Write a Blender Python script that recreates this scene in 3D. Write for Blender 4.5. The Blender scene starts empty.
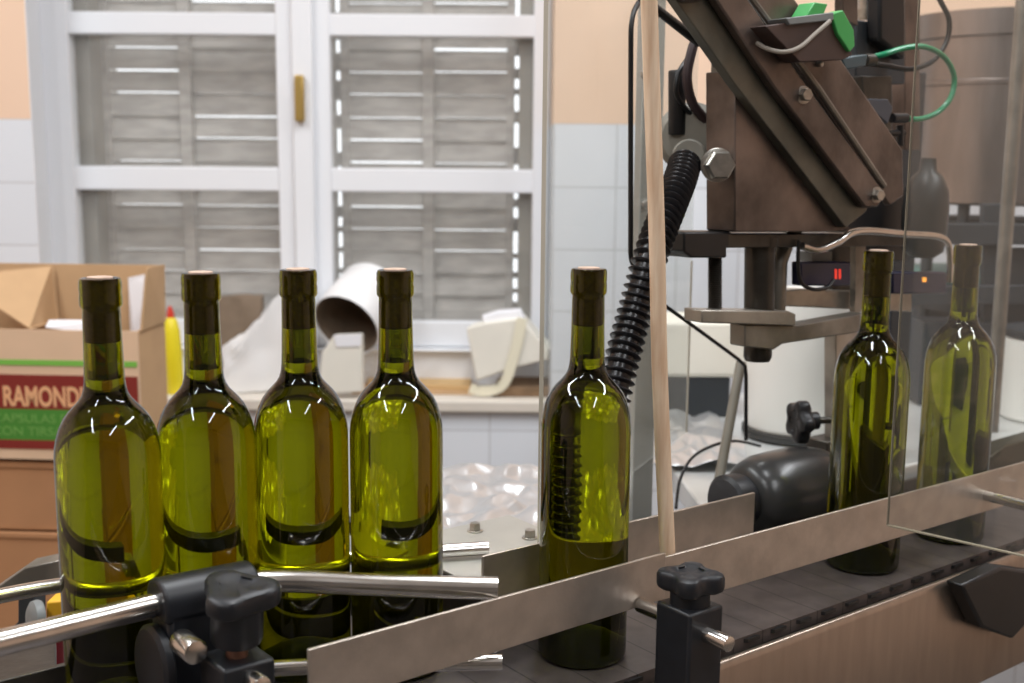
import bpy, bmesh, math, random
from mathutils import Vector, Matrix
random.seed(7)
PI = math.pi
sc = bpy.context.scene
COL = sc.collection

# ------------------------------------------------------------------ camera
F, TH, RO = 1150.0, math.radians(8.79), math.radians(0.485)
CAM = Vector((0, 0, 1.408))
cam = bpy.data.cameras.new('camera'); co = bpy.data.objects.new('camera', cam); COL.objects.link(co)
cam.sensor_width = 23.5; cam.lens = F * 23.5 / 1024
cam.dof.use_dof = True; cam.dof.focus_distance = 0.96; cam.dof.aperture_fstop = 4.5
cam.clip_start = 0.02
co.matrix_world = Matrix.Translation(CAM) @ Matrix.Rotation(PI / 2 - TH, 4, 'X') @ Matrix.Rotation(RO, 4, 'Z')
sc.camera = co

# where a measured photo point lies on a given plane of the room
def ray(px, py):
    x, y = px - 512, py - 341.5
    X = math.cos(RO) * x + math.sin(RO) * y
    Y = -math.sin(RO) * x + math.cos(RO) * y
    c, s = math.cos(TH), math.sin(TH)
    return Vector((X / F, c - s * Y / F, -s - c * Y / F))
def PY(px, py, Y): r = ray(px, py); return CAM + r * (Y / r.y)
def PZ(px, py, z): r = ray(px, py); return CAM + r * ((z - CAM.z) / r.z)
A = math.radians(37.2)
T = Vector((math.cos(A), math.sin(A), 0)); N = Vector((-math.sin(A), math.cos(A), 0)); UP = Vector((0, 0, 1))
B5 = Vector((0.0618, 0.9206, 1.0))
def PV(px, py, v): r = ray(px, py); return CAM + r * (((B5 - CAM).dot(N) + v) / r.dot(N))
def CV(u, v, z): return Vector((B5.x, B5.y, 0)) + T * u + N * v + UP * z

# ------------------------------------------------------------------ materials
def lin(c):
    c /= 255.0
    return c / 12.92 if c <= 0.04045 else ((c + 0.055) / 1.055) ** 2.4
def rgb(r, g, b): return (lin(r), lin(g), lin(b), 1)
def mat(name, col, rough=0.5, metal=0.0, noise=0.0, scale=20, bump=0.0, stretch=None, spec=None, bscale=None, col2=None, **kw):
    m = bpy.data.materials.new(name); m.use_nodes = True
    nt = m.node_tree; b = nt.nodes['Principled BSDF']
    b.inputs['Base Color'].default_value = col
    b.inputs['Roughness'].default_value = rough; b.inputs['Metallic'].default_value = metal
    if spec is not None: b.inputs['Specular IOR Level'].default_value = spec
    for k, v in kw.items(): b.inputs[k.replace('_', ' ')].default_value = v
    if noise or bump or col2:
        tc = nt.nodes.new('ShaderNodeTexCoord'); mp = nt.nodes.new('ShaderNodeMapping')
        nt.links.new(tc.outputs['Object'], mp.inputs[0])
        if stretch: mp.inputs['Scale'].default_value = stretch
        nz = nt.nodes.new('ShaderNodeTexNoise'); nz.inputs['Scale'].default_value = scale; nz.inputs['Detail'].default_value = 5
        nt.links.new(mp.outputs[0], nz.inputs[0])
        if noise or col2:
            mx = nt.nodes.new('ShaderNodeMix'); mx.data_type = 'RGBA'
            rp = nt.nodes.new('ShaderNodeMapRange'); rp.inputs[1].default_value = 0.35; rp.inputs[2].default_value = 0.65
            nt.links.new(nz.outputs[0], rp.inputs[0]); nt.links.new(rp.outputs[0], mx.inputs[0])
            c2 = col2 or tuple(min(1, c * (1 - noise)) for c in col[:3]) + (1,)
            mx.inputs[6].default_value = col; mx.inputs[7].default_value = c2
            nt.links.new(mx.outputs[2], b.inputs['Base Color'])
        if bump:
            bp = nt.nodes.new('ShaderNodeBump'); bp.inputs['Strength'].default_value = bump; bp.inputs['Distance'].default_value = 0.004
            n2 = nz
            if bscale:
                n2 = nt.nodes.new('ShaderNodeTexNoise'); n2.inputs['Scale'].default_value = bscale
                nt.links.new(mp.outputs[0], n2.inputs[0])
            nt.links.new(n2.outputs[0], bp.inputs['Height']); nt.links.new(bp.outputs[0], b.inputs['Normal'])
    return m

M = {}
M['glass'] = mat('green_bottle_glass', (0.26, 0.275, 0.002, 1), 0.0, Transmission_Weight=1.0, IOR=1.46)
M['cork_side'] = mat('dimmed_cork', rgb(96, 74, 50), 0.8, noise=0.35, scale=300)  # sides darkened in colour for the light lost through green glass
M['base_opaque'] = mat('opaque_dark_bottle_base', (0.010, 0.012, 0.002, 1), 0.5, spec=0.15)  # opaque near-black: the darkness of the bottle bottoms put into colour
M['cork'] = mat('cork', rgb(206, 178, 158), 0.8, noise=0.35, scale=300)
M['worn'] = mat('worn_bright_steel', rgb(176, 170, 160), 0.34, 0.6, noise=0.35, scale=26, bump=0.1, bscale=80)
M['rail'] = mat('brushed_steel_rail', rgb(198, 187, 176), 0.36, 0.75, noise=0.2, scale=38, bump=0.04, bscale=160)
M['steel'] = mat('stainless_tube', rgb(215, 212, 208), 0.22, 1.0, noise=0.12, scale=60)
M['plate'] = mat('stainless_side_plate', rgb(168, 154, 142), 0.32, 0.85, noise=0.12, scale=14, stretch=(6, 6, 1))
M['aged'] = mat('aged_steel', rgb(126, 113, 106), 0.36, 0.65, noise=0.6, scale=13, bump=0.18, bscale=60)
M['aged_grey'] = mat('aged_grey_steel', rgb(150, 145, 136), 0.36, 0.6, noise=0.4, scale=22, bump=0.12, bscale=70)
M['dark_steel'] = mat('dark_oily_steel', rgb(76, 72, 66), 0.36, 0.6, noise=0.5, scale=25, bump=0.12, bscale=80)
M['bolt'] = mat('zinc_bolt', rgb(190, 186, 178), 0.3, 0.9, noise=0.25, scale=120)
M['belt'] = None
M['black_pl'] = mat('black_plastic', rgb(29, 31, 36), 0.42, noise=0.2, scale=90)
M['black_rub'] = mat('black_rubber', rgb(24, 24, 26), 0.4)
M['hose'] = mat('black_hose_plastic', rgb(28, 27, 30), 0.28)
M['wood'] = mat('pale_wood', rgb(242, 218, 190), 0.6, noise=0.0, scale=12, stretch=(14, 14, 1.2), col2=rgb(218, 184, 152))
M['white'] = mat('white_paint', rgb(238, 240, 244), 0.4)
M['sill'] = mat('sill_stone', rgb(226, 218, 206), 0.5, noise=0.06, scale=8)
M['brass'] = mat('brass', rgb(190, 160, 92), 0.35, 0.7)
M['shutter'] = mat('weathered_shutter', rgb(198, 194, 188), 0.75, noise=0.32, scale=11, stretch=(1, 1, 4))
M['stone'] = mat('outer_stone', rgb(150, 146, 136), 0.9, noise=0.2, scale=10)
M['card'] = mat('cardboard', rgb(198, 162, 122), 0.85, noise=0.1, scale=12)
M['card_d'] = mat('brown_cardboard', rgb(182, 132, 92), 0.85, noise=0.1, scale=9)
M['card_p'] = mat('pale_cardboard', rgb(222, 188, 156), 0.85, noise=0.06, scale=12)
M['red_ink'] = mat('dark_red_ink', rgb(128, 34, 24), 0.75)
M['green_ink'] = mat('green_ink', rgb(70, 132, 44), 0.75)
M['lime_ink'] = mat('lime_ink', rgb(120, 182, 72), 0.75)
M['tan_ink'] = mat('tan_letter', rgb(226, 170, 124), 0.8)
M['olive_ink'] = mat('light_green_letter', rgb(112, 160, 76), 0.8)
M['paper'] = mat('white_paper', rgb(240, 240, 244), 0.7)
M['cream'] = mat('cream_board', rgb(238, 234, 222), 0.7, noise=0.05, scale=9)
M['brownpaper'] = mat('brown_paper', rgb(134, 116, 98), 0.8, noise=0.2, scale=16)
M['yellow'] = mat('yellow_plastic', rgb(238, 220, 40), 0.4)
M['red_pl'] = mat('red_plastic', rgb(210, 60, 40), 0.4)
M['whitebag'] = mat('white_plastic', rgb(240, 240, 240), 0.35)
M['foil'] = mat('crumpled_foil', rgb(204, 206, 208), 0.36, 0.75)
M['deck'] = mat('deck_plate', rgb(192, 190, 182), 0.38, 0.5, noise=0.1, scale=20)
M['upright'] = mat('grey_upright', rgb(172, 172, 166), 0.5, 0.3, noise=0.1, scale=14)
M['flange'] = mat('grey_cast', rgb(146, 142, 132), 0.5, 0.1, noise=0.2, scale=20)
M['motor'] = mat('dark_motor_paint', rgb(66, 66, 66), 0.28, 0.3, noise=0.3, scale=14)
M['drum'] = mat('white_drum', rgb(236, 236, 230), 0.4)
M['green_pl'] = mat('green_connector', rgb(64, 160, 84), 0.4)
M['green_hose'] = mat('green_hose', rgb(20, 130, 88), 0.3)
M['grey_cable'] = mat('grey_cable', rgb(150, 142, 132), 0.5)
M['dark_brown'] = mat('dark_brown_box', rgb(66, 50, 46), 0.5)
M['blue'] = mat('navy_plastic', rgb(22, 25, 56), 0.35)
M['tank'] = mat('brushed_tank', rgb(158, 150, 146), 0.3, 0.9, noise=0.25, scale=6, stretch=(6, 6, 1))
M['frame_d'] = mat('dark_grey_frame', rgb(56, 60, 64), 0.5, 0.2)
M['teal'] = mat('teal_bar', rgb(84, 140, 124), 0.4)
M['housing'] = mat('grey_housing', rgb(48, 47, 45), 0.45)
M['grey_pl'] = mat('grey_plastic', rgb(120, 124, 124), 0.45)
M['yellow_o'] = mat('yellow_orange', rgb(226, 172, 40), 0.5)
M['maroon'] = mat('maroon', rgb(120, 34, 44), 0.45)
M['table'] = mat('pale_steel_table', rgb(214, 216, 214), 0.35, 0.4, noise=0.08, scale=10)
M['floor'] = mat('floor_tile', rgb(104, 98, 92), 0.6, noise=0.2, scale=5)
M['ceil'] = mat('ceiling_paint', rgb(232, 224, 214), 0.9)
M['wallp'] = mat('peach_paint', rgb(238, 208, 184), 0.85)
M['wallf'] = mat('far_wall_paint', rgb(128, 122, 116), 0.9)

def emit(name, col, st):
    m = bpy.data.materials.new(name); m.use_nodes = True; b = m.node_tree.nodes['Principled BSDF']
    b.inputs['Base Color'].default_value = col; b.inputs['Emission Color'].default_value = col; b.inputs['Emission Strength'].default_value = st
    return m
M['led_red'] = emit('red_led', (0.9, 0.05, 0.03, 1), 0.5)
M['led_amber'] = emit('amber_led', (1, 0.4, 0.05, 1), 0.9)

def clear_sheet(name, gloss, haze, tint=(1, 1, 1, 1)):
    m = bpy.data.materials.new(name); m.use_nodes = True; nt = m.node_tree; nt.nodes.clear()
    out = nt.nodes.new('ShaderNodeOutputMaterial'); tr = nt.nodes.new('ShaderNodeBsdfTransparent'); tr.inputs[0].default_value = tint
    gl = nt.nodes.new('ShaderNodeBsdfGlossy'); gl.inputs['Roughness'].default_value = 0.02
    df = nt.nodes.new('ShaderNodeBsdfDiffuse'); df.inputs[0].default_value = (0.8, 0.78, 0.74, 1)
    m1 = nt.nodes.new('ShaderNodeMixShader'); m2 = nt.nodes.new('ShaderNodeMixShader')
    tc = nt.nodes.new('ShaderNodeTexCoord'); nz = nt.nodes.new('ShaderNodeTexNoise'); nz.inputs['Scale'].default_value = 4
    mr = nt.nodes.new('ShaderNodeMapRange'); mr.inputs[3].default_value = haze * 0.5; mr.inputs[4].default_value = haze * 1.5
    nt.links.new(tc.outputs['Object'], nz.inputs[0]); nt.links.new(nz.outputs[0], mr.inputs[0])
    nt.links.new(mr.outputs[0], m1.inputs[0]); nt.links.new(tr.outputs[0], m1.inputs[1]); nt.links.new(df.outputs[0], m1.inputs[2])
    m2.inputs[0].default_value = gloss; nt.links.new(m1.outputs[0], m2.inputs[1]); nt.links.new(gl.outputs[0], m2.inputs[2])
    nt.links.new(m2.outputs[0], out.inputs[0])
    return m
M['pane'] = clear_sheet('dusty_window_glass', 0.03, 0.10)
M['plexi'] = clear_sheet('scuffed_acrylic', 0.03, 0.10, (0.97, 0.98, 0.97, 1))
M['plexi2'] = clear_sheet('scuffed_acrylic_guard', 0.03, 0.025, (0.96, 0.96, 0.95, 1))
M['edge'] = mat('acrylic_edge', rgb(196, 190, 176), 0.4)

# belt: flat-top chain with plate joints along u
def belt_material():
    m = mat('flat_top_chain', rgb(92, 84, 82), 0.45, 0.35, noise=0.3, scale=40)
    nt = m.node_tree; b = nt.nodes['Principled BSDF']
    tc = nt.nodes.new('ShaderNodeTexCoord'); mp = nt.nodes.new('ShaderNodeMapping')
    mp.inputs['Rotation'].default_value = (0, 0, -A)
    mp.vector_type = 'POINT'
    wv = nt.nodes.new('ShaderNodeTexWave'); wv.wave_type = 'BANDS'; wv.bands_direction = 'X'; wv.wave_profile = 'SAW'
    wv.inputs['Scale'].default_value = 2 * PI / 20 / 0.0381
    rp = nt.nodes.new('ShaderNodeMapRange'); rp.inputs[1].default_value = 0.95; rp.inputs[2].default_value = 0.99
    mx = nt.nodes.new('ShaderNodeMix'); mx.data_type = 'RGBA'; mx.inputs[7].default_value = (0.02, 0.018, 0.017, 1)
    src = b.inputs['Base Color'].links[0].from_socket
    nt.links.new(tc.outputs['Object'], mp.inputs[0]); nt.links.new(mp.outputs[0], wv.inputs[0]); nt.links.new(wv.outputs['Fac'], rp.inputs[0])
    nt.links.new(rp.outputs[0], mx.inputs[0]); nt.links.new(src, mx.inputs[6]); nt.links.new(mx.outputs[2], b.inputs['Base Color'])
    return m
M['belt'] = belt_material()

# back wall: peach paint over white tile, the tile top at z = 1.497
def wall_material():
    m = bpy.data.materials.new('peach_paint_over_white_tile'); m.use_nodes = True; nt = m.node_tree; b = nt.nodes['Principled BSDF']
    tc = nt.nodes.new('ShaderNodeTexCoord'); sp = nt.nodes.new('ShaderNodeSeparateXYZ'); nt.links.new(tc.outputs['Object'], sp.inputs[0])
    cb = nt.nodes.new('ShaderNodeCombineXYZ')
    nt.links.new(sp.outputs[0], cb.inputs[0]); nt.links.new(sp.outputs[2], cb.inputs[1])
    mp = nt.nodes.new('ShaderNodeMapping'); mp.inputs['Location'].default_value = (0.05, -1.497, 0)
    nt.links.new(cb.outputs[0], mp.inputs[0])
    br = nt.nodes.new('ShaderNodeTexBrick'); br.offset = 0.0; br.inputs['Scale'].default_value = 1.0
    br.inputs['Brick Width'].default_value = 0.14; br.inputs['Row Height'].default_value = 0.14; br.inputs['Mortar Size'].default_value = 0.0018
    br.inputs['Color1'].default_value = rgb(230, 234, 240); br.inputs['Color2'].default_value = rgb(226, 231, 238); br.inputs['Mortar'].default_value = rgb(198, 200, 204)
    nt.links.new(mp.outputs[0], br.inputs[0])
    gt = nt.nodes.new('ShaderNodeMath'); gt.operation = 'GREATER_THAN'; gt.inputs[1].default_value = 1.497; nt.links.new(sp.outputs[2], gt.inputs[0])
    mx = nt.nodes.new('ShaderNodeMix'); mx.data_type = 'RGBA'; nt.links.new(gt.outputs[0], mx.inputs[0])
    nt.links.new(br.outputs[0], mx.inputs[6]); mx.inputs[7].default_value = rgb(238, 206, 180)
    nt.links.new(mx.outputs[2], b.inputs['Base Color'])
    rr = nt.nodes.new('ShaderNodeMapRange'); rr.inputs[3].default_value = 0.25; rr.inputs[4].default_value = 0.85
    nt.links.new(gt.outputs[0], rr.inputs[0]); nt.links.new(rr.outputs[0], b.inputs['Roughness'])
    return m
M['wall'] = wall_material()

# ------------------------------------------------------------------ mesh builder
def basis(d):
    d = d.normalized(); a = Vector((0, 0, 1)) if abs(d.z) < 0.9 else Vector((1, 0, 0))
    x = a.cross(d).normalized(); return x, d.cross(x)
def smooth_path(pts, n=8, closed=False):
    pts = [Vector(p) for p in pts]; out = []; m = len(pts)
    for i in range(m if closed else m - 1):
        g = (lambda k: pts[k % m]) if closed else (lambda k: pts[max(0, min(m - 1, k))])
        p0, p1, p2, p3 = g(i - 1), g(i), g(i + 1), g(i + 2)
        for k in range(n):
            t = k / n
            out.append(0.5 * ((2 * p1) + (p2 - p0) * t + (2 * p0 - 5 * p1 + 4 * p2 - p3) * t * t + (3 * p1 - p0 - 3 * p2 + p3) * t ** 3))
    if not closed: out.append(pts[-1])
    return out
class MB:
    def __init__(s): s.bm = bmesh.new()
    def prism(s, pts, ext):
        ext = Vector(ext); a = [s.bm.verts.new(p) for p in pts]; b = [s.bm.verts.new(Vector(p) + ext) for p in pts]
        n = len(pts); s.bm.faces.new(a); s.bm.faces.new(b[::-1])
        for i in range(n): s.bm.faces.new((a[i], b[i], b[(i + 1) % n], a[(i + 1) % n]))
        return s
    def box(s, lo, hi):
        (x0, y0, z0), (x1, y1, z1) = lo, hi
        return s.prism([(x0, y0, z0), (x1, y0, z0), (x1, y1, z0), (x0, y1, z0)], (0, 0, z1 - z0))
    def obox(s, c, ax, ay, az):          # centre and three half-axis vectors
        c = Vector(c); return s.prism([c - ax - ay - az, c + ax - ay - az, c + ax + ay - az, c - ax + ay - az], az * 2)
    def rings(s, rs, cap=True, closed=False):
        V = [[s.bm.verts.new(p) for p in r] for r in rs]; n = len(V[0])
        for a, b in zip(V, V[1:] + ([V[0]] if closed else [])):
            for i in range(n): s.bm.faces.new((a[i], a[(i + 1) % n], b[(i + 1) % n], b[i]))
        if cap and not closed: s.bm.faces.new(V[0][::-1]); s.bm.faces.new(V[-1])
        return s
    def tube(s, pts, r, seg=12, radii=None, flat=1.0):
        pts = [Vector(p) for p in pts]; rs = []; x = None
        for i, p in enumerate(pts):
            d = (pts[min(i + 1, len(pts) - 1)] - pts[max(i - 1, 0)]).normalized()
            if x is None: x, y = basis(d)
            else: x = (x - d * x.dot(d)).normalized(); y = d.cross(x)
            q = radii[i] if radii else r
            rs.append([p + x * math.cos(2 * PI * k / seg) * q + y * math.sin(2 * PI * k / seg) * q * flat for k in range(seg)])
        return s.rings(rs)
    def cyl(s, p0, p1, r, seg=24, r1=None, bev=0.0):
        p0, p1 = Vector(p0), Vector(p1); r1 = r if r1 is None else r1
        d = (p1 - p0); L = d.length; d.normalize()
        if bev: return s.tube([p0, p0 + d * bev * 0.3, p0 + d * bev, p1 - d * bev, p1 - d * bev * 0.3, p1], r, seg, [r - bev, r - bev * 0.3, r, r1, r1 - bev * 0.3, r1 - bev])
        return s.tube([p0, p1], r, seg, [r, r1])
    def lathe(s, c, axis, prof, seg=32, closed=False):   # prof: (radius, height along axis)
        c = Vector(c); axis = Vector(axis).normalized(); x, y = basis(axis)
        return s.rings([[c + axis * h + (x * math.cos(2 * PI * k / seg) + y * math.sin(2 * PI * k / seg)) * max(r, 1e-5) for k in range(seg)] for r, h in prof], closed=closed)
    def lobed(s, c, axis, R, h, n=4, amp=0.17, seg=64, ph=0.0, xdir=None):
        c = Vector(c); axis = Vector(axis).normalized()
        if xdir is not None:
            x = Vector(xdir); x = (x - axis * x.dot(axis)).normalized(); y = axis.cross(x)
        else: x, y = basis(axis)
        rs = []
        for f, q in ((0, .86), (.12, .97), (.3, 1), (.75, 1), (.92, .95), (1, .84), (1.0, .6), (.9, .5), (.9, .02)):
            row = []
            for k in range(seg):
                t = 2 * PI * k / seg; cc = math.cos(n * (t + ph))
                rr = R * q * (1 - amp + amp * math.copysign(abs(cc) ** 0.7, cc)) if q > 0.55 else R * q * (1 - amp)
                row.append(c + axis * h * f + (x * math.cos(t) + y * math.sin(t)) * rr)
            rs.append(row)
        return s.rings(rs)
    def hexbolt(s, c, axis, r, h, washer=1.35):
        c = Vector(c); axis = Vector(axis).normalized()
        if washer: s.lathe(c, axis, [(r * washer, 0), (r * washer, h * 0.15), (r * washer * .93, h * 0.18)], 24)
        c2 = c + axis * h * 0.16
        return s.lathe(c2, axis, [(r, 0), (r, h * 0.7), (r * 0.86, h * 0.84), (r * 0.2, h * 0.85)], 6)

def tagp(o, label=None, cat=None, group=None, kind=None):
    for k, v in (('label', label), ('category', cat), ('group', group), ('kind', kind)):
        if v: o[k] = v
    return o
ROOTLOC = {}
def build(name, mb, m, parent=None, label=None, cat=None, group=None, kind=None, smooth=True, bevel=0.0, angle=35):
    bm = mb.bm; bmesh.ops.recalc_face_normals(bm, faces=bm.faces)
    off = Vector((0, 0, 0))
    if parent is not None: off = ROOTLOC[parent.name]
    elif kind != 'structure':
        xs = [v.co.x for v in bm.verts]; ys = [v.co.y for v in bm.verts]; zs = [v.co.z for v in bm.verts]
        off = Vector(((min(xs) + max(xs)) / 2, (min(ys) + max(ys)) / 2, min(zs)))
    bmesh.ops.translate(bm, verts=bm.verts, vec=-off)
    me = bpy.data.meshes.new(name); bm.to_mesh(me); bm.free()
    me.materials.append(m if not isinstance(m, str) else M[m])
    o = bpy.data.objects.new(name, me); COL.objects.link(o)
    if parent is not None: o.parent = parent
    else: o.location = off
    ROOTLOC[o.name] = off
    if bevel:
        b = o.modifiers.new('bevel', 'BEVEL'); b.width = bevel; b.segments = 2; b.limit_method = 'ANGLE'; b.angle_limit = math.radians(40)
    if smooth:
        me.shade_smooth() if hasattr(me, 'shade_smooth') else None
        try: me.set_sharp_from_angle(angle=math.radians(angle))
        except Exception: pass
    tagp(o, label, cat, group, kind)
    return o
def empty(name, loc, label, cat, group=None):
    o = bpy.data.objects.new(name, None); COL.objects.link(o); o.location = loc; o.empty_display_size = 0.05
    ROOTLOC[o.name] = Vector(loc); return tagp(o, label, cat, group)
def pv(pts, v): return [PV(x, y, v) for x, y in pts]
def py(pts, Y): return [PY(x, y, Y) for x, y in pts]

# ================================================================== SETTING
build('floor', MB().box((-2.6, -3, -0.05), (3.2, 2.8, 0)), 'floor', kind='structure', smooth=False)
build('ceiling', MB().box((-2.6, -3, 2.9), (3.2, 2.8, 2.95)), 'ceil', kind='structure', smooth=False)
build('wall_left', MB().box((-2.65, -3, 0), (-2.6, 2.8, 2.9)), 'wallp', kind='structure', smooth=False)
build('wall_right', MB().box((3.2, -3, 0), (3.25, 2.8, 2.9)), 'wallp', kind='structure', smooth=False)
build('wall_front', MB().box((-2.6, -3.05, 0), (3.2, -3, 2.9)), 'wallf', kind='structure', smooth=False)
w = MB(); Yf, Yb = 2.6, 2.8
w.prism([(-2.6, Yf, 0), (-1.073, Yf, 0), (-1.118, Yb, 0), (-2.6, Yb, 0)], (0, 0, 2.9))
w.prism([(0.088, Yf, 0), (3.2, Yf, 0), (3.2, Yb, 0), (0.088, Yb, 0)], (0, 0, 2.9))
w.prism([(-1.073, Yf, 0), (0.088, Yf, 0), (0.088, Yb, 0), (-1.118, Yb, 0)], (0, 0, 0.84))
w.prism([(-1.073, Yf, 2.2), (0.088, Yf, 2.2), (0.088, Yb, 2.2), (-1.118, Yb, 2.2)], (0, 0, 0.7))
build('wall_back', w, 'wall', kind='structure', smooth=False)
build('trim_1', MB().prism([(-1.1, 2.583, .842), (.112, 2.583, .842), (.112, 2.8, .842), (-1.1, 2.8, .842)], (0, 0, 0.028)), 'sill', kind='structure', bevel=0.004)

build('trim_5', MB().prism([(-1.0728, 2.599, .871), (-1.0708, 2.599, .871), (-1.1155, 2.7985, .871), (-1.1178, 2.7985, .871)], (0, 0, 1.33)), 'white', kind='structure', smooth=False)
# window: fixed frame, two sashes
Yw = 2.78
wf = MB()
wf.box((-1.112, Yw - 0.01, 0.87), (0.088, Yw + 0.05, 0.957))
wf.box((-1.112, Yw - 0.03, 0.955), (0.088, Yw + 0.05, 0.962))
wf.box((-1.118, Yw + 0.01, 0.955), (-1.10, Yw + 0.06, 2.2)); wf.box((0.076, Yw + 0.01, 0.955), (0.088, Yw + 0.06, 2.2))
wf.box((-1.112, Yw, 2.15), (0.088, Yw + 0.05, 2.2))
win = build('window_1', wf, 'white', kind='structure', bevel=0.003)
def sash(x0, x1, px0, px1):
    s = MB()
    s.box((x0, Yw - 0.008, 0.964), (px0, Yw + 0.035, 2.145)); s.box((px1, Yw - 0.008, 0.964), (x1, Yw + 0.035, 2.145))
    for z0, z1 in ((0.964, 1.026), (1.338, 1.394), (1.701, 1.752), (2.06, 2.145)):
        s.box((px0 - 0.002, Yw - 0.004, z0), (px1 + 0.002, Yw + 0.032, z1))
    fr = build('sash', s, 'white', win, bevel=0.003, kind='structure')
    for z0, z1 in ((1.026, 1.338), (1.394, 1.701), (1.752, 2.06)):
        build('pane', MB().box((px0 - 0.001, Yw + 0.012, z0 - 0.001), (px1 + 0.001, Yw + 0.015, z1 + 0.001)), 'pane', win, kind='structure', smooth=False)
sash(-1.112, -0.512, -1.048, -0.561)
sash(-0.510, 0.080, -0.434, 0.0455)
build('astragal', MB().box((-0.522, Yw - 0.026, 0.966), (-0.472, Yw - 0.008, 2.14)), 'white', win, bevel=0.005, kind='structure')
hd = MB().box((-0.5125, Yw - 0.046, 1.502), (-0.4905, Yw - 0.026, 1.608))
build('window_handle', hd, 'brass', win, bevel=0.004, kind='structure')
build('hinge', MB().cyl(PY(41, 97, 2.765), PY(41, 110, 2.765), 0.006, 10), 'bolt', win, kind='structure')

# outer reveal and shutters
build('trim_2', MB().box((-1.3, 2.83, 0.7), (-1.02, 3.02, 2.3)), 'stone', kind='structure', smooth=False)
build('trim_3', MB().box((0.012, 2.83, 0.7), (0.3, 3.02, 2.3)), 'stone', kind='structure', smooth=False)
build('trim_4', MB().box((-1.02, 2.83, 0.7), (0.012, 3.02, 0.93)), 'stone', kind='structure', smooth=False)
def shutter(x0, x1, xm, label):
    Ys = 2.93; root = empty('window_shutter', ((x0 + x1) / 2, Ys, 0.93), label, 'shutter')
    f = MB()
    f.box((xm - 0.014, Ys - 0.028, 0.935), (xm + 0.014, Ys + 0.02, 2.2))
    f.box((x0, Ys - 0.02, 0.935), (x0 + 0.02, Ys + 0.02, 2.2)); f.box((x1 - 0.02, Ys - 0.02, 0.935), (x1, Ys + 0.02, 2.2))
    f.box((x0, Ys - 0.02, 0.935), (x1, Ys + 0.02, 1.04))
    zz = 0.95
    while zz < 2.15:
        h_ = random.uniform(0.012, 0.05); f.box((x1 - 0.004, Ys - 0.008, zz), (x1 + 0.0115, Ys + 0.012, zz + h_)); zz += h_ + random.uniform(0.02, 0.06)
    build('shutter_frame', f, 'shutter', root, bevel=0.002)
    z = 1.02
    sl = MB()
    while z < 2.16:
        for a0, a1 in ((x0 + 0.018, xm - 0.012), (xm + 0.012, x1 - 0.018)):
            t = math.radians(random.uniform(9, 20)); h = 0.0262 + random.uniform(-0.0010, 0.0036)
            c = Vector(((a0 + a1) / 2, Ys, z + 0.028))
            sl.obox(c, Vector(((a1 - a0) / 2, 0, 0)), Vector((0, 0.004, 0)), Vector((0, math.sin(t) * h, math.cos(t) * h)))
        z += 0.0555
    build('slats', sl, 'shutter', root, smooth=False)
shutter(-1.026, -0.444, -0.8145, 'grey weathered louvred shutter behind the window sash beside the cardboard box')
shutter(-0.431, 0.002, -0.213, 'grey weathered louvred shutter behind the window sash above the crumpled white carton')

# ================================================================== BOTTLES
def bottle_profile():
    R = 0.0371
    p = [(0.0, 0.030), (0.006, 0.0292), (0.013, 0.0255), (0.0195, 0.018), (0.0245, 0.0105), (0.0285, 0.0042), (0.0312, 0.0008), (0.0335, 0.0), (0.0358, 0.0012), (0.0369, 0.0035), (R, 0.007), (R, 0.05), (R, 0.1), (R, 0.15), (R, 0.19)]
    # shoulder: rounded, then sweeping into the neck
    p += [(0.03695, 0.197), (0.0364, 0.2035), (0.0350, 0.2105), (0.0328, 0.2175), (0.0296, 0.2240), (0.0258, 0.2292), (0.0219, 0.2333), (0.0185, 0.2370), (0.0162, 0.2408), (0.01485, 0.2452), (0.0142, 0.251)]
    p += [(0.0138, 0.262), (0.0134, 0.280), (0.0131, 0.300), (0.0130, 0.3035), (0.0141, 0.3045), (0.01475, 0.3062), (0.01475, 0.3120), (0.0144, 0.3135), (0.0144, 0.3150), (0.01475, 0.3168), (0.01465, 0.3222), (0.0138, 0.3246), (0.0125, 0.325), (0.0096, 0.325)]
    return p
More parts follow.
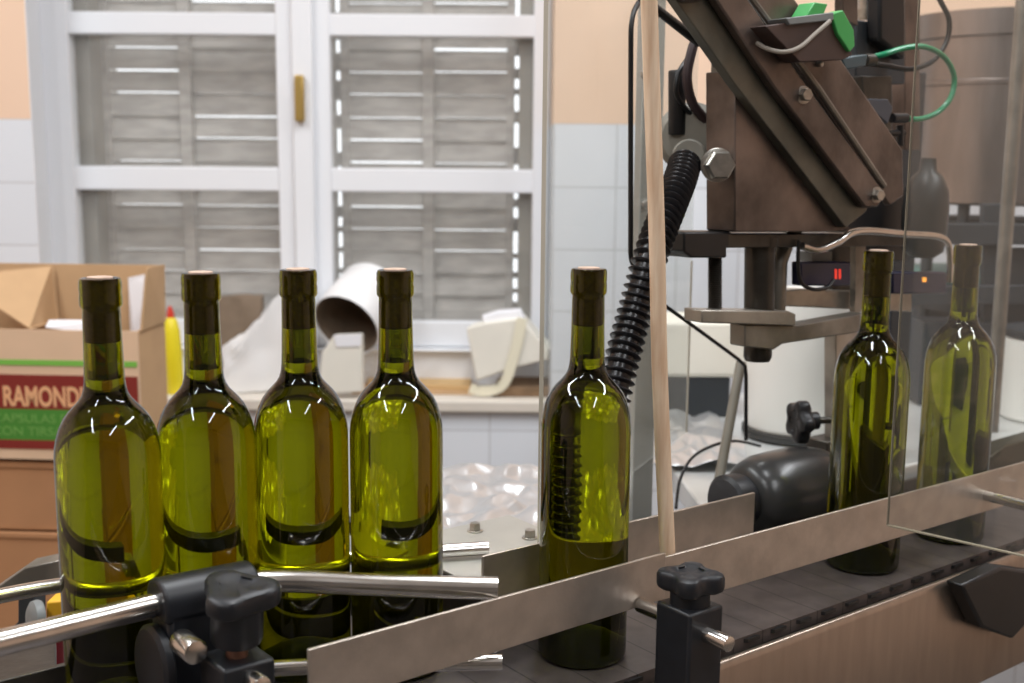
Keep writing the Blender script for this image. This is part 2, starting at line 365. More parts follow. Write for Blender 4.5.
def make_bottle(corklen, seg=72):
    bm = bmesh.new()
    outer = bottle_profile(); cork_bot = 0.3253 - corklen; r = 0.0084
    level = 0.2525
    def ring(rad, z): return [bm.verts.new((rad * math.cos(2 * PI * k / seg), rad * math.sin(2 * PI * k / seg), z)) for k in range(seg)]
    c0 = bm.verts.new((0, 0, outer[0][1])); prev = None
    for rad, z in outer[1:]:
        cur = ring(rad, z)
        if prev is None:
            for k in range(seg): bm.faces.new((c0, cur[(k + 1) % seg], cur[k]))
        else:
            for k in range(seg): bm.faces.new((prev[k], prev[(k + 1) % seg], cur[(k + 1) % seg], cur[k]))
        prev = cur
    ct = bm.verts.new((0, 0, 0.3246))
    for k in range(seg): bm.faces.new((prev[k], prev[(k + 1) % seg], ct))
    # headspace between the wine and the cork: faces look into the empty space
    hs = [(r * 0.93, level), (r, level + 0.0012), (r, (level + cork_bot) / 2), (r, cork_bot - 0.0002)]
    cb = bm.verts.new((0, 0, level - 0.0004)); prev = None
    for rad, z in hs:
        cur = ring(rad, z)
        if prev is None:
            for k in range(seg): bm.faces.new((cb, cur[k], cur[(k + 1) % seg]))
        else:
            for k in range(seg): bm.faces.new((prev[(k + 1) % seg], prev[k], cur[k], cur[(k + 1) % seg]))
        prev = cur
    ce = bm.verts.new((0, 0, cork_bot - 0.0001))
    for k in range(seg): bm.faces.new((prev[(k + 1) % seg], prev[k], ce))
    me = bpy.data.meshes.new('glass'); bm.to_mesh(me); bm.free(); me.materials.append(M['glass']); me.materials.append(M['base_opaque']); me.shade_smooth()
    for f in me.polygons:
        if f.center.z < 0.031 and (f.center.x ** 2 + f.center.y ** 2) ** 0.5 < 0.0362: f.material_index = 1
    me.set_sharp_from_angle(angle=math.radians(50))
    b2 = MB().lathe((0, 0, 0), (0, 0, 1), [(0.0080, cork_bot), (0.0084, cork_bot + 0.001), (0.0084, 0.3235), (0.0093, 0.3240), (0.0088, 0.3258)], 32).bm
    bmesh.ops.recalc_face_normals(b2, faces=b2.faces)
    mc = bpy.data.meshes.new('cork'); b2.to_mesh(mc); b2.free(); mc.materials.append(M['cork_side']); mc.materials.append(M['cork'])
    for f in mc.polygons: f.material_index = 1 if f.center.z > 0.3237 else 0
    root = empty('wine_bottle', (0, 0, 1.0), None, 'bottle')
    g = bpy.data.objects.new('bottle_glass', me); c = bpy.data.objects.new('cork', mc)
    for o in (g, c): COL.objects.link(o); o.parent = root
    return root
BOT = [(-0.2925, 0.8120), (-0.2331, 0.8565), (-0.1665, 0.8895), (-0.0915, 0.8947), (0.0612, 0.9206), (0.3645, 1.1455), (0.4913, 1.2425)]
BL = ['corked green wine bottle beside the printed cardboard box, at that end of the row',
      'corked green wine bottle in the tight row, second counting from the printed cardboard box',
      'corked green wine bottle in the tight row, third counting from the printed cardboard box',
      'corked green wine bottle ending the tight row, nearest the crumpled foil sheet',
      'corked green wine bottle standing alone in front of the corrugated hose and window edge',
      'dark green wine bottle under the corking machine, half covered by the clear guard edge',
      'green wine bottle farthest along the conveyor, wholly behind the clear hanging guard']
proto = make_bottle(0.046)
for i, (x, y) in enumerate(BOT):
    if i == 0: o = proto
    else:
        o = proto.copy(); COL.objects.link(o)
        for ch in list(proto.children):
            c = ch.copy(); COL.objects.link(c); c.parent = o
    o.location = (x, y, 1.0006); o['label'] = BL[i]; o['group'] = 'green wine bottles on the conveyor'
    o.rotation_euler.z = i * 0.7

# ================================================================== CONVEYOR
conv = empty('conveyor', CV(0.2, 0, 0), 'steel bottle conveyor with dark flat-top chain and brushed side plate', 'conveyor')
b = MB(); b.prism([CV(-0.55, -0.058, .988), CV(0.86, -0.058, .988), CV(0.86, 0.058, .988), CV(-0.55, 0.058, .988)], (0, 0, 0.012))
build('belt', b, 'belt', conv, smooth=False)
b = MB(); b.prism([CV(-0.7, 0.0595, .988), CV(-0.09, 0.0595, .988), CV(-0.09, 0.185, .988), CV(-0.7, 0.185, .988)], (0, 0, 0.012))
build('belt', b, 'belt', conv, smooth=False)
b = MB()
for k in range(38):
    u = -0.5 + k * 0.0355
    b.prism([CV(u, -0.0605, .9945), CV(u + 0.016, -0.0605, .9945), CV(u + 0.013, -0.0582, .9945), CV(u - 0.003, -0.0582, .9945)], (0, 0, 0.0035))
build('chain_edge', b, 'black_rub', conv, smooth=False)
b = MB()
prof = [(-0.0630, .9800), (-0.0630, .9890), (-0.0650, .9915), (-0.0685, .9915), (-0.0710, .9890), (-0.0720, .985), (-0.0720, .86), (-0.0690, .858), (-0.0690, .98)]
b.prism([CV(-0.10, v, z) for v, z in prof], T * 0.96)
build('side_plate', b, 'plate', conv, bevel=0.001)
b = MB(); b.prism([CV(-0.55, 0.19, .86), CV(0.86, 0.19, .86), CV(0.86, 0.196, .86), CV(-0.55, 0.196, .86)], (0, 0, 0.125))
b.prism([CV(-0.62, 0.19, .985), CV(-0.1, 0.19, .985), CV(-0.1, 0.196, .985), CV(-0.62, 0.196, .985)], (0, 0, 0.033))
build('side_plate', b, 'dark_steel', conv, bevel=0.001)
b = MB(); b.prism([CV(-0.55, -0.06, .93), CV(0.86, -0.06, .93), CV(0.86, 0.19, .93), CV(-0.55, 0.19, .93)], (0, 0, 0.01))
build('bed_plate', b, 'dark_steel', conv, smooth=False)
for u in (-0.3, 0.75):
    for v in (-0.03, 0.16):
        build('leg', MB().obox(CV(u, v, 0.465), T * 0.02, N * 0.02, UP * 0.465), 'steel', conv, bevel=0.003)

# guide rails
def strip(pts_top_bot, v, th, label):
    (u0, zt0, zb0), (u1, zt1, zb1) = pts_top_bot
    b = MB(); b.prism([CV(u0, v, zb0), CV(u1, v, zb1), CV(u1, v, zt1), CV(u0, v, zt0)], N * th)
    return build('guide_rail', b, 'rail', label=label, cat='guide rail', group='flat steel guide rails of the conveyor', bevel=0.0007)
strip([(-0.279, 1.0918, 1.049), (0.048, 1.0915, 1.0515)], -0.0475, 0.003, 'flat steel rail strip in front of the lone bottle, square cut end')
strip([(0.044, 1.0875, 1.0430), (0.82, 1.081, 1.036)], -0.0462, 0.003, 'long flat steel rail strip in front of the two bottles under the machine')
strip([(-0.073, 1.0875, 1.04), (0.262, 1.0850, 1.0435)], 0.043, 0.003, 'flat steel rail strip running behind the lone bottle and wooden rod')

# deck plate behind the rear rail, with bolts
dk = empty('deck_plate', CV(-0.03, 0.08, 0.94), 'pale metal deck plate with two bolts between the bottle row and the lone bottle', 'metal plate')
b = MB(); b.prism([CV(-0.083, 0.0465, 1.0655), CV(0.05, 0.0465, 1.0655), CV(0.05, 0.17, 1.0655), CV(-0.088, 0.17, 1.0655), CV(-0.088, 0.06, 1.0655)], (0, 0, 0.003))
build('plate', b, 'deck', dk, bevel=0.0008)
build('support', MB().prism([CV(-0.055, 0.062, 0.941), CV(0.04, 0.062, 0.941), CV(0.04, 0.16, .941), CV(-0.055, 0.16, .941)], (0, 0, 0.1245)), 'dark_steel', dk, smooth=False)
for p in ((475, 531), (530, 538)):
    q = PZ(p[0], p[1], 1.0685); build('bolt', MB().hexbolt(q, UP, 0.0055, 0.008), 'bolt', dk)

# round guide tubes
def guide_tube(pts, r, label, n=6):
    b = MB(); b.tube(smooth_path(pts, n), r, 20)
    return build('guide_tube', b, 'steel', label=label, cat='guide tube', group='round steel guide tubes')
fp = [PZ(-60, 657, 1.112), PZ(0, 643, 1.11), PZ(150, 606, 1.105), PZ(235, 585, 1.103), PZ(285, 581, 1.101), PZ(380, 585, 1.098), PZ(498, 588.5, 1.096)]
guide_tube(fp, 0.0085, 'bent bright steel tube passing through the black clamp in front of the bottle row')
guide_tube([PZ(-40, 605, 1.075), PZ(62, 585, 1.075), PZ(250, 566, 1.075), PZ(400, 554, 1.076), PZ(488, 548, 1.076)], 0.006, 'straight steel tube running behind the tight row of bottles, above the thinner dark one')
guide_tube([PZ(240, 671, 1.04), PZ(300, 667, 1.04), PZ(400, 664, 1.04), PZ(502, 662, 1.04)], 0.006, 'lower steel tube from the black clamp to behind the cut rail end')
guide_tube([PZ(415, 579, 1.037), PZ(440, 577, 1.038), PZ(474, 574, 1.04)], 0.004, 'thin short lower tube under the deck plate edge beside the bottle row')

# ---- clamp with star knob in front of the rails
def clamp_post():
    c = CV(0.0183, -0.104, 0)
    root = empty('rail_clamp', (c.x, c.y, 0.90), 'black clamp post with star knob gripping a steel rod beside the wooden rod', 'clamp', 'star knob rail clamps')
    h = 0.0185
    b = MB()
    top = 1.0735
    b.prism([c + T * h * sx - N * h * sy + UP * 0.90 for sx, sy in ((-1, 1), (1, 1), (1, -1), (-1, -1))], (0, 0, top - 0.90))
    build('clamp_block', b, 'black_pl', root, bevel=0.0025)
    b = MB()
    b.lathe(c + UP * (top - 0.001), UP, [(0.0155, 0), (0.0155, 0.009), (0.0165, 0.012)], 32)
    b.lobed(c + UP * (top + 0.0105), UP, 0.0262, 0.015, 4, 0.16, ph=0, xdir=T.lerp(N, 0.45))
    build('star_knob', b, 'black_pl', root, angle=40)
    b = MB(); p0 = PV(612, 602, -0.0485); p1 = PZ(724, 641, 1.052)
    d = (p1 - p0).normalized()
    b.cyl(c + UP * 1.054 - N * 0.042, c + UP * 1.054 + N * 0.0555, 0.0062, 24, bev=0.001)
    build('rod', b, 'steel', root)
    return root
clamp_post()

# ---- clamp on the bent tube
def tube_clamp():
    p = PZ(205, 592, 1.104); d = (PZ(255, 584, 1.1025) - PZ(150, 606, 1.105)).normalized()
    n = UP.cross(d).normalized()            # away from camera
    root = empty('tube_clamp', (p.x, p.y, 0.92), 'black plastic clamp with knob on the bent tube, before the first two bottles', 'clamp', 'star knob rail clamps')
    L = 0.036
    b = MB()
    prof = []
    for k in range(15):
        a = PI * k / 14; prof.append((math.cos(a) * 0.0185, math.sin(a) * 0.0165))
    prof += [(-0.0185, -0.012), (0.0185, -0.012)]
    b.prism([p - d * L + n * x + UP * (z) for x, z in prof], d * (L * 2))
    build('tube_socket', b, 'black_pl', root, bevel=0.0025)
    b = MB(); q = p - d * 0.0165 - UP * 0.045 - n * 0.002
    b.obox(q, d * 0.0185, n * 0.0165, UP * 0.042)
    build('clamp_body', b, 'black_pl', root, bevel=0.004)
    b = MB(); b.lathe(q - d * 0.018, -d, [(0.026, 0), (0.029, 0.002), (0.029, 0.007), (0.026, 0.0095), (0.01, 0.0095)], 32)
    build('washer_disc', b, 'black_pl', root)
    s = PY(237, 655, 0.735)
    b = MB(); b.obox(s - UP * 0.037, d * 0.019, n * 0.019, UP * 0.037); build('clamp_block', b, 'black_pl', root, bevel=0.0025)
    b = MB(); b.cyl(s - UP * 0.002, s + UP * 0.012, 0.0075, 20); build('stud', b, mat('copper_stud', rgb(170, 128, 110), 0.4, 0.8), root)
    b = MB(); ax = (UP * 1.0 - n * 0.12).normalized()
    b.lathe(s + UP * 0.011, ax, [(0.0165, 0), (0.0175, 0.002), (0.0175, 0.026), (0.019, 0.03)], 32)
    b.lobed(s + UP * 0.011 + ax * 0.026, ax, 0.0285, 0.0145, 3, 0.15, ph=0.25)
    build('star_knob', b, 'black_pl', root, angle=40)
    e = PY(199, 655, 0.715)
    b = MB(); b.cyl(e + n * 0.03, e + n * 0.004, 0.0085, 24, bev=0.0015); build('rod', b, 'steel', root)
    e = PY(258, 684, 0.715)
    b = MB(); b.cyl(e + n * 0.03, e - n * 0.006, 0.007, 24, bev=0.0012); build('rod', b, 'steel', root)
tube_clamp()

# ---- wooden rod
b = MB(); b.tube(smooth_path([PV(647, -60, -0.033), PV(651, 60, -0.033), PV(657, 240, -0.033), PV(660, 380, -0.033), PV(668, 560, -0.033), PV(671, 622, -0.033)], 5), 0.0066, 16)
build('wooden_rod', b, 'wood', label='long slightly bowed pale wooden rod standing upright behind the star knob clamp', cat='rod')

# ---- bracket and rod at the far end of the side plate
b = MB(); b.prism(pv([(984, 562), (1040, 570), (1040, 606), (1012, 612), (1008, 620), (996, 633), (965, 622), (944, 580)], -0.0735), -N * 0.02)
build('black_bracket', b, 'black_rub', label='black angular plastic bracket fixed on the brushed side plate under the clear guard', cat='bracket', bevel=0.003)
b = MB(); b.cyl(PV(984, 495, -0.0445), PV(984, 495, -0.0445) - N * 0.10, 0.0058, 20)
build('rail_rod', b, 'steel', label='short steel rod sticking out of the long rail under the farthest bottle', cat='rod')

# ================================================================== GUARDS
up_ = empty('guard_upright', CV(0.28, 0.26, 0), 'grey metal upright post with small screws behind the wooden rod', 'post')
b = MB(); c0, c1 = PV(640, 200, 0.285), PV(661, 200, 0.285)
uu0 = (c0 - B5).dot(T); uu1 = (c1 - B5).dot(T)
b.prism([CV(uu0, 0.285, 0), CV(uu1, 0.285, 0), CV(uu1, 0.297, 0), CV(uu0, 0.297, 0)], (0, 0, 1.75))
build('profile', b, 'upright', up_, bevel=0.0015)
for p in ((644, 74), (645, 204)):
    q = PV(p[0], p[1], 0.285); build('screw', MB().lathe(q, -N, [(0.006, 0), (0.006, 0.003), (0.004, 0.005), (0.001, 0.005)], 16), 'bolt', up_)
# clear panel: from the deck corner back towards the machine
P0 = PZ(541.5, 543, 1.0695); ph = math.radians(66); D2 = Vector((math.cos(ph), math.sin(ph), 0)); N2 = Vector((-D2.y, D2.x, 0))
def P2(px, py_):
    r = ray(px, py_); k = (P0 - CAM).dot(N2) / r.dot(N2); return CAM + r * k
gp = empty('clear_guard_panel', P0, 'clear scuffed upright guard panel between the lone bottle and the machine', 'guard panel')
wd = (P2(688, 380) - P0).dot(D2)
b = MB(); b.prism([P0, P0 + D2 * wd, P0 + D2 * wd + N2 * 0.004, P0 + N2 * 0.004], (0, 0, 0.62))
build('panel', b, 'plexi', gp, smooth=False)
b = MB(); b.prism([P0 - D2 * 0.0006, P0, P0 + N2 * 0.004, P0 - D2 * 0.0006 + N2 * 0.004], (0, 0, 0.62))
build('panel_edge', b, 'edge', gp, smooth=False)
b = MB(); eb = P0 + D2 * wd; b.tube([eb, eb + UP * (P2(688, 262).z - P0.z)], 0.0014, 6); build('panel_edge', b, 'edge', gp)
b = MB(); off = N2 * -0.004
pts = [P2(690, -6), P2(655, -5), P2(641, -2), P2(633, 6), P2(628, 22), P2(627, 60), P2(627, 230), P2(627, 252), P2(629, 263), P2(636, 271)]
b.tube([p + off for p in smooth_path(pts, 4)], 0.0028, 8)
build('edging_strip', b, 'black_rub', gp, label='black rubber edging around the panel cut-out')
b = MB(); pts = pv([(664, 305), (700, 331), (738, 359), (745, 366), (746, 376), (746, 440)], 0.19)
b.tube(pts, 0.0022, 8); build('edging_strip', b, 'black_rub', gp)

# hanging guard in front of the right end
Q0 = PY(887, 525, 1.05); Q1 = PZ(1024, 556, Q0.z); DQ = (Q1 - Q0); DQ.z = 0; DQ.normalize(); NQ = Vector((-DQ.y, DQ.x, 0))
M['edge2'] = mat('dull_acrylic_edge', rgb(146, 138, 120), 0.5)
hg = empty('hanging_guard', Q0, 'clear acrylic guard hanging over the rail end, its pale edge crossing the dark bottle', 'guard panel')
b = MB(); b.prism([Q0, Q0 + DQ * 0.3, Q0 + DQ * 0.3 + NQ * 0.004, Q0 + NQ * 0.004], (0, 0, 0.6)); build('panel', b, 'plexi2', hg, smooth=False)
b = MB(); b.prism([Q0 - DQ * .0006, Q0, Q0 + NQ * 0.004, Q0 - DQ * .0006 + NQ * 0.004], (0, 0, 0.6)); b.prism([Q0 - UP * .0012, Q0 + DQ * 0.3 - UP * .0012, Q0 + DQ * 0.3 + NQ * 0.004 - UP * .0012, Q0 + NQ * 0.004 - UP * .0012], (0, 0, 0.0012))
build('panel_edge', b, 'edge2', hg, smooth=False)

# ================================================================== CORKING MACHINE
mc = empty('corking_machine', CV(0.42, 0.2, 0.9), 'brown aged steel corking machine head with slanted beam over the conveyor', 'machine')
V0 = 0.105
b = MB(); b.prism(pv([(735, 70), (772, 82), (852, 232), (735, 232)], V0), N * 0.04)
build('head_housing', b, 'aged', mc, bevel=0.0015)
b = MB(); fl = [PV(735, 66, V0 + .001), PV(735, 232, V0 + .001)]
bl = [PV(708, 232, V0 + 0.045), PV(711, 55, V0 + 0.045)]
b.prism([fl[0], fl[1], bl[0], bl[1]], T * 0.006)
build('side_cheek', b, 'aged_grey', mc, bevel=0.001)
# slanted beam: backing plate, raised bar, wide upper plate
b = MB(); b.prism(pv([(662, -20), (726, -20), (800, 86), (872, 196), (866, 212), (846, 228), (735, 84)], V0 - 0.012), N * 0.012)
build('beam_backing', b, mat('grey_green_steel', rgb(106, 105, 96), 0.4, 0.55, noise=0.45, scale=18), mc, bevel=0.001)
b = MB(); b.prism(pv([(690, -40), (722, -40), (806, 84), (886, 194), (878, 207), (866, 208), (775, 88)], V0 - 0.024), N * 0.0115)
build('beam_bar', b, 'aged', mc, bevel=0.002)
b = MB(); b.prism(pv([(724, -40), (765, -40), (843, 62), (903, 150), (904, 196), (890, 206), (812, 88)], V0 - 0.020), N * 0.0078)
build('beam_plate', b, 'aged', mc, bevel=0.002)
b = MB()
b.tube([PV(730, -30, V0 - 0.0215), PV(818, 88, V0 - 0.0215), PV(884, 186, V0 - 0.0215)], 0.0035, 8)
build('beam_ridge', b, 'aged_grey', mc)
for p, r in (((803, 95), 0.0068), ((876, 195), 0.0065)):
    q = PV(p[0], p[1], V0 - 0.0242); build('bolt', MB().hexbolt(q, -N + T * -0.3, r, 0.009), 'bolt', mc)
q = PV(838, 186, V0); build('bolt', MB().lathe(q, -N, [(0.004, 0), (0.004, 0.006), (0.001, 0.007)], 12), 'bolt', mc)
q = PV(818, 64, V0 - 0.0202); build('bolt', MB().lathe(q, -N, [(0.003, 0), (0.003, 0.005), (0.001, 0.006)], 10), 'bolt', mc)
q = PV(717, 165, V0 + 0.014); build('hex_bolt', MB().hexbolt(q, -T * 0.45 - N * 0.8, 0.0155, 0.015, 1.12), 'bolt', mc)
b = MB(); b.cyl(PV(700, 40, .115), PV(712, 40, .115), 0.004, 10); build('stud', b, 'dark_steel', mc)
# dark underside block and spindle group
Vs = 0.115
b = MB(); b.prism(pv([(684, 232), (732, 232), (732, 248), (727, 248), (727, 258), (692, 258), (684, 252)], Vs), N * 0.04); build('under_block', b, 'black_rub', mc, bevel=0.002)
b = MB(); b.prism(pv([(728, 234), (905, 234), (905, 246), (728, 248)], Vs), N * 0.045); build('under_plate', b, 'dark_steel', mc, bevel=0.001)
b = MB()
y0, y1 = 256, 312; pa, pb = PV(715, y0, Vs + .02), PV(715, y1, Vs + .02); n = 60
b.tube([pa.lerp(pb, k / n) for k in range(n + 1)], 0, 16, [0.0078 if k % 2 else 0.0066 for k in range(n + 1)]); build('threaded_rod', b, 'dark_steel', mc, angle=80)
b = MB(); b.cyl(PV(760, 236, Vs + .02), PV(759, 318, Vs + .02), 0.0165, 28); b.cyl(PV(760, 236, Vs + .02), PV(760, 246, Vs + .02), 0.0215, 28)
build('spindle', b, 'dark_steel', mc)
b = MB(); b.tube([PV(795, 228, Vs + .03), PV(786, 242, Vs + .03), PV(779, 262, Vs + .03), PV(777, 310, Vs + .03)], 0.0095, 16); build('spindle_sleeve', b, 'aged_grey', mc)
b = MB(); b.prism(pv([(702, 310), (789, 311), (796, 314), (796, 326), (702, 323)], Vs), N * 0.026); build('jaw_plate', b, 'worn', mc, bevel=0.0015)
b = MB(); b.prism(pv([(745, 325), (800, 325), (868, 313), (868, 331), (783, 344), (774, 350), (745, 347)], Vs + .004), N * 0.022); build('jaw_block', b, 'aged_grey', mc, bevel=0.0015)
b = MB(); b.lathe(PV(758, 345, Vs + .022), -UP, [(0.0155, 0), (0.0155, 0.013), (0.0135, 0.0175), (0.006, 0.0178)], 28); build('nozzle', b, 'dark_steel', mc)
b = MB(); b.prism(pv([(776, 291), (800, 289), (912, 293), (912, 312), (776, 306)], Vs + .045), N * 0.02); build('cross_arm', b, 'worn', mc, bevel=0.0015)
b = MB(); b.prism(pv([(836, 318), (858, 318), (858, 440), (836, 440)], Vs + .045), N * 0.018); build('post', b, 'worn', mc, bevel=0.0015)
u0, u1 = [(PV(x, 440, Vs + .045) - B5).dot(T) for x in (824, 900)]; z1 = PV(830, 440, Vs + .045).z
b = MB(); b.prism([CV(u0, .155, .9865), CV(u1, .155, .9865), CV(u1, .188, .9865), CV(u0, .188, .9865)], (0, 0, z1 - .9865)); build('pedestal', b, 'dark_steel', mc, bevel=0.002)
pu0, pu1 = [(PV(x, 330, .245) - B5).dot(T) for x in (890, 911)]; pz1 = PV(900, 70, .245).z
b = MB(); b.prism([CV(q_, .245, 1.0015) for q_ in (pu0, pu1)] + [CV(q_, .245, pz1) for q_ in (pu1, pu0)], N * 0.025); build('post', b, 'frame_d', mc, bevel=0.002)
b = MB(); b.prism(pv([(812, 252), (832, 252), (832, 262), (812, 262)], Vs + .03), N * 0.02); build('sensor_mount', b, 'grey_pl', mc)
b = MB(); b.prism(pv([(832, 246), (862, 238), (862, 300), (832, 300)], Vs + .055), N * 0.012); build('hanger', b, 'dark_steel', mc)
b = MB(); b.prism(pv([(856, 240), (866, 240), (864, 312), (855, 312)], Vs + .03), N * 0.008); build('hanger', b, 'aged_grey', mc)
# big star knob on its screw, facing along the belt
kc = PV(806, 421, Vs + .03)
b = MB(); kx = Vector((-0.975, -0.22, 0)).normalized(); b.lobed(kc, kx, 0.0265, 0.016, 5, 0.12); b.cyl(kc, kc - kx * 0.014, 0.0105, 20)
build('star_knob', b, 'black_pl', mc, angle=40)
b = MB(); b.cyl(kc - kx * 0.012, kc - kx * 0.04, 0.0042, 14); build('screw', b, 'dark_steel', mc)
# motor behind the rails
m0 = PY(742, 500, 1.22); m1 = PY(838, 478, 1.30); md = (m1 - m0).normalized()
b = MB(); b.lathe(m0, md, [(0.018, 0), (0.032, 0.003), (0.041, 0.014), (0.0455, 0.03), (0.0465, 0.05), (0.0465, 0.085), (0.044, 0.105), (0.038, 0.125), (0.026, 0.14), (0.018, 0.145)], 40)
mo = build('motor', b, 'motor', mc, angle=60)
b = MB(); b.lathe(m0 + md * 0.008, -md, [(0.012, 0), (0.022, 0.002), (0.029, 0.008), (0.031, 0.016), (0.031, 0.030), (0.027, 0.034), (0.01, 0.035)], 32)
build('motor_cap', b, 'black_pl', mo)
b = MB(); b.prism([m0 + md * 0.03 + UP * z + v for z, v in ((-0.05, N * -.03), (-0.05, N * .03), (-0.02, N * .03), (-0.02, N * -.03))], md * 0.07); build('motor_foot', b, 'dark_steel', mo)

# flange the hose comes out of
fr = empty('hose_flange', PV(692, 135, .17), 'round grey cast flange beside the machine where the ribbed hose starts', 'flange')
fc = PV(690, 137, 0.168); fa = (-T * 0.75 - N * 0.65).normalized()
b = MB(); b.lathe(fc - fa * 0.03, fa, [(0.033, 0), (0.037, 0.004), (0.037, 0.014), (0.033, 0.017), (0.033, 0.025), (0.029, 0.029), (0.012, 0.030)], 40); build('flange_body', b, 'flange', fr)
b = MB(); b.lathe(fc - UP * 0.02, fa, [(0.018, 0), (0.018, 0.008), (0.016, 0.01)], 28); build('hose_collar', b, 'flange', fr)

# ribbed hose
path = smooth_path([PV(685, 163, 0.152), PV(680, 180, 0.13), PV(670, 205, 0.108), PV(652, 252, 0.09), PV(634, 315, 0.085), PV(619, 372, 0.075), PV(610, 415, 0.07), PV(606, 460, 0.068), PV(605, 505, 0.068), PV(605, 535, 0.068)], 40)
L = [0.0]
for a_, b_ in zip(path, path[1:]): L.append(L[-1] + (b_ - a_).length)
def at_len(s):
    for i in range(len(L) - 1):
        if L[i + 1] >= s: return path[i].lerp(path[i + 1], (s - L[i]) / max(1e-9, L[i + 1] - L[i]))
    return path[-1]
pitch = 0.0083; pts = []; rad = []; s = 0
while s < L[-1] - pitch:
    for f, r_ in ((0, .0122), (.3, .0122), (.42, .0162), (.55, .0172), (.68, .0162), (.8, .0122)):
        pts.append(at_len(s + f * pitch)); rad.append(r_)
    s += pitch
build('ribbed_hose', MB().tube(pts, 0, 24, rad), 'hose', label='black corrugated suction hose curving down behind the lone bottle', cat='hose', angle=70)

# cables, connectors, fittings on top of the machine
def cable(name, pts, r, m, label, cat='cable', group=None):
    return build(name, MB().tube(smooth_path(pts, 6), r, 10), m, label=label, cat=cat, group=group)
g = 'cables round the machine head'
cable('cable', pv([(640, -4), (662, 14), (690, 36), (694, 39), (699, 43)], .12), 0.0042, 'black_rub', 'straight black cable running down from the top into the slanted beam', group=g)
cable('cable', pv([(655, 6), (672, 19), (690, 33), (706, 50), (716, 66)], .135), 0.003, 'black_rub', 'thin black cable just below the straight black one at the beam', group=g)
cable('cable', pv([(700, 28), (692, 50), (687, 78), (692, 102), (702, 116), (705, 121)], .16), 0.0052, mat('brown_cable', rgb(58, 44, 46), 0.5), 'thick brown cable bowed down beside the cheek plate to the flange', group=g)
cable('cable', pv([(702, 36), (688, 58), (678, 75), (677, 95), (690, 113), (704, 121)], .17), 0.0028, 'black_rub', 'thin black cable looping over the black cable gland', group=g)
b = MB(); b.cyl(PV(677, 70, .18), PV(677, 135, .18), 0.0092, 20, bev=0.002); build('cable_gland', b, 'black_rub', label='upright black cylinder sleeve behind the wooden rod and grey flange', cat='sleeve')
b = MB(); b.lathe(PV(690, -8, .085), -UP, [(0.015, -0.02), (0.017, 0), (0.015, 0.006), (0.006, 0.009)], 24); build('beam_knob', b, 'dark_brown', mc)

tb = empty('terminal_box', PV(800, 40, .06), 'dark brown box with green plug connectors on the slanted beam', 'terminal box')
b = MB(); b.prism(pv([(790, 22), (832, 18), (853, 55), (843, 60), (800, 62), (765, 26)], 0.058), N * 0.02); build('box_body', b, 'dark_brown', tb, bevel=0.001)
b = MB(); b.prism(pv([(786, 18), (834, 12), (834, 20), (790, 25)], 0.054), N * 0.024); build('box_lid', b, 'grey_pl', tb, bevel=0.001)
b = MB(); b.prism(pv([(806, 17), (815, 2), (828, 4), (822, 19)], 0.06), N * 0.02); build('plug_connector', b, 'green_pl', tb, bevel=0.001)
b = MB(); b.prism(pv([(832, 14), (843, 10), (854, 30), (855, 46), (850, 52), (838, 34)], 0.054), N * 0.014); build('plug_connector', b, 'green_pl', tb, bevel=0.001)
cable('cable', [PV(757, 43, .077), PV(768, 49, .065), PV(784, 52, .053), PV(800, 47, .051), PV(815, 34, .051), PV(830, 21, .051)], 0.0022, 'grey_cable', 'thin grey cable sagging from the slanted beam to the green plug', group=g)

fv = empty('air_valve', PV(860, 62, .11), 'small dark blue grey air valve with plug beside the green connectors', 'valve')
b = MB(); b.prism(pv([(842, 58), (868, 54), (866, 66), (846, 70)], 0.10), N * 0.02); build('valve_body', b, mat('slate_plastic', rgb(62, 78, 84), 0.4), fv, bevel=0.0015)
b = MB(); b.cyl(PV(864, 60, .11), PV(873, 60, .11), 0.007, 16); build('valve_collar', b, 'dark_steel', fv)
cable('air_hose', [PV(873, 57, .11), PV(885, 54, .10), PV(905, 48, .095), PV(925, 47, .09), PV(944, 57, .09), PV(954, 76, .09), PV(951, 97, .09), PV(938, 112, .095), PV(920, 119, .10), PV(905, 118, .105)], 0.0032, 'green_hose', 'green air hose looping from the valve round to the lower fitting', 'hose')
cable('air_hose', [PV(873, 64, .114), PV(888, 66, .112), PV(912, 69, .11), PV(934, 60, .105), PV(947, 40, .102), PV(949, 20, .1), PV(942, 4, .105), PV(934, -10, .11)], 0.003, 'black_rub', 'black air hose curving from the valve up past the green loop', 'hose')
ft = empty('air_fitting', PV(896, 118, .11), 'cluster of small black and chrome air fittings where the green loop ends', 'fitting')
b = MB(); b.cyl(PV(892, 118, .105), PV(906, 118, .105), 0.0055, 16); build('fitting_body', b, 'black_rub', ft)
b = MB(); b.cyl(PV(888, 133, .108), PV(904, 133, .108), 0.0035, 12); b.cyl(PV(900, 125, .108), PV(900, 146, .108), 0.0045, 12); build('fitting_elbow', b, 'black_rub', ft)
b = MB(); b.prism(pv([(864, 99), (888, 99), (893, 108), (888, 124), (875, 112)], 0.10), N * 0.02); build('fitting_block', b, mat('slate_block', rgb(70, 76, 86), 0.35, 0.3), ft, bevel=0.001)

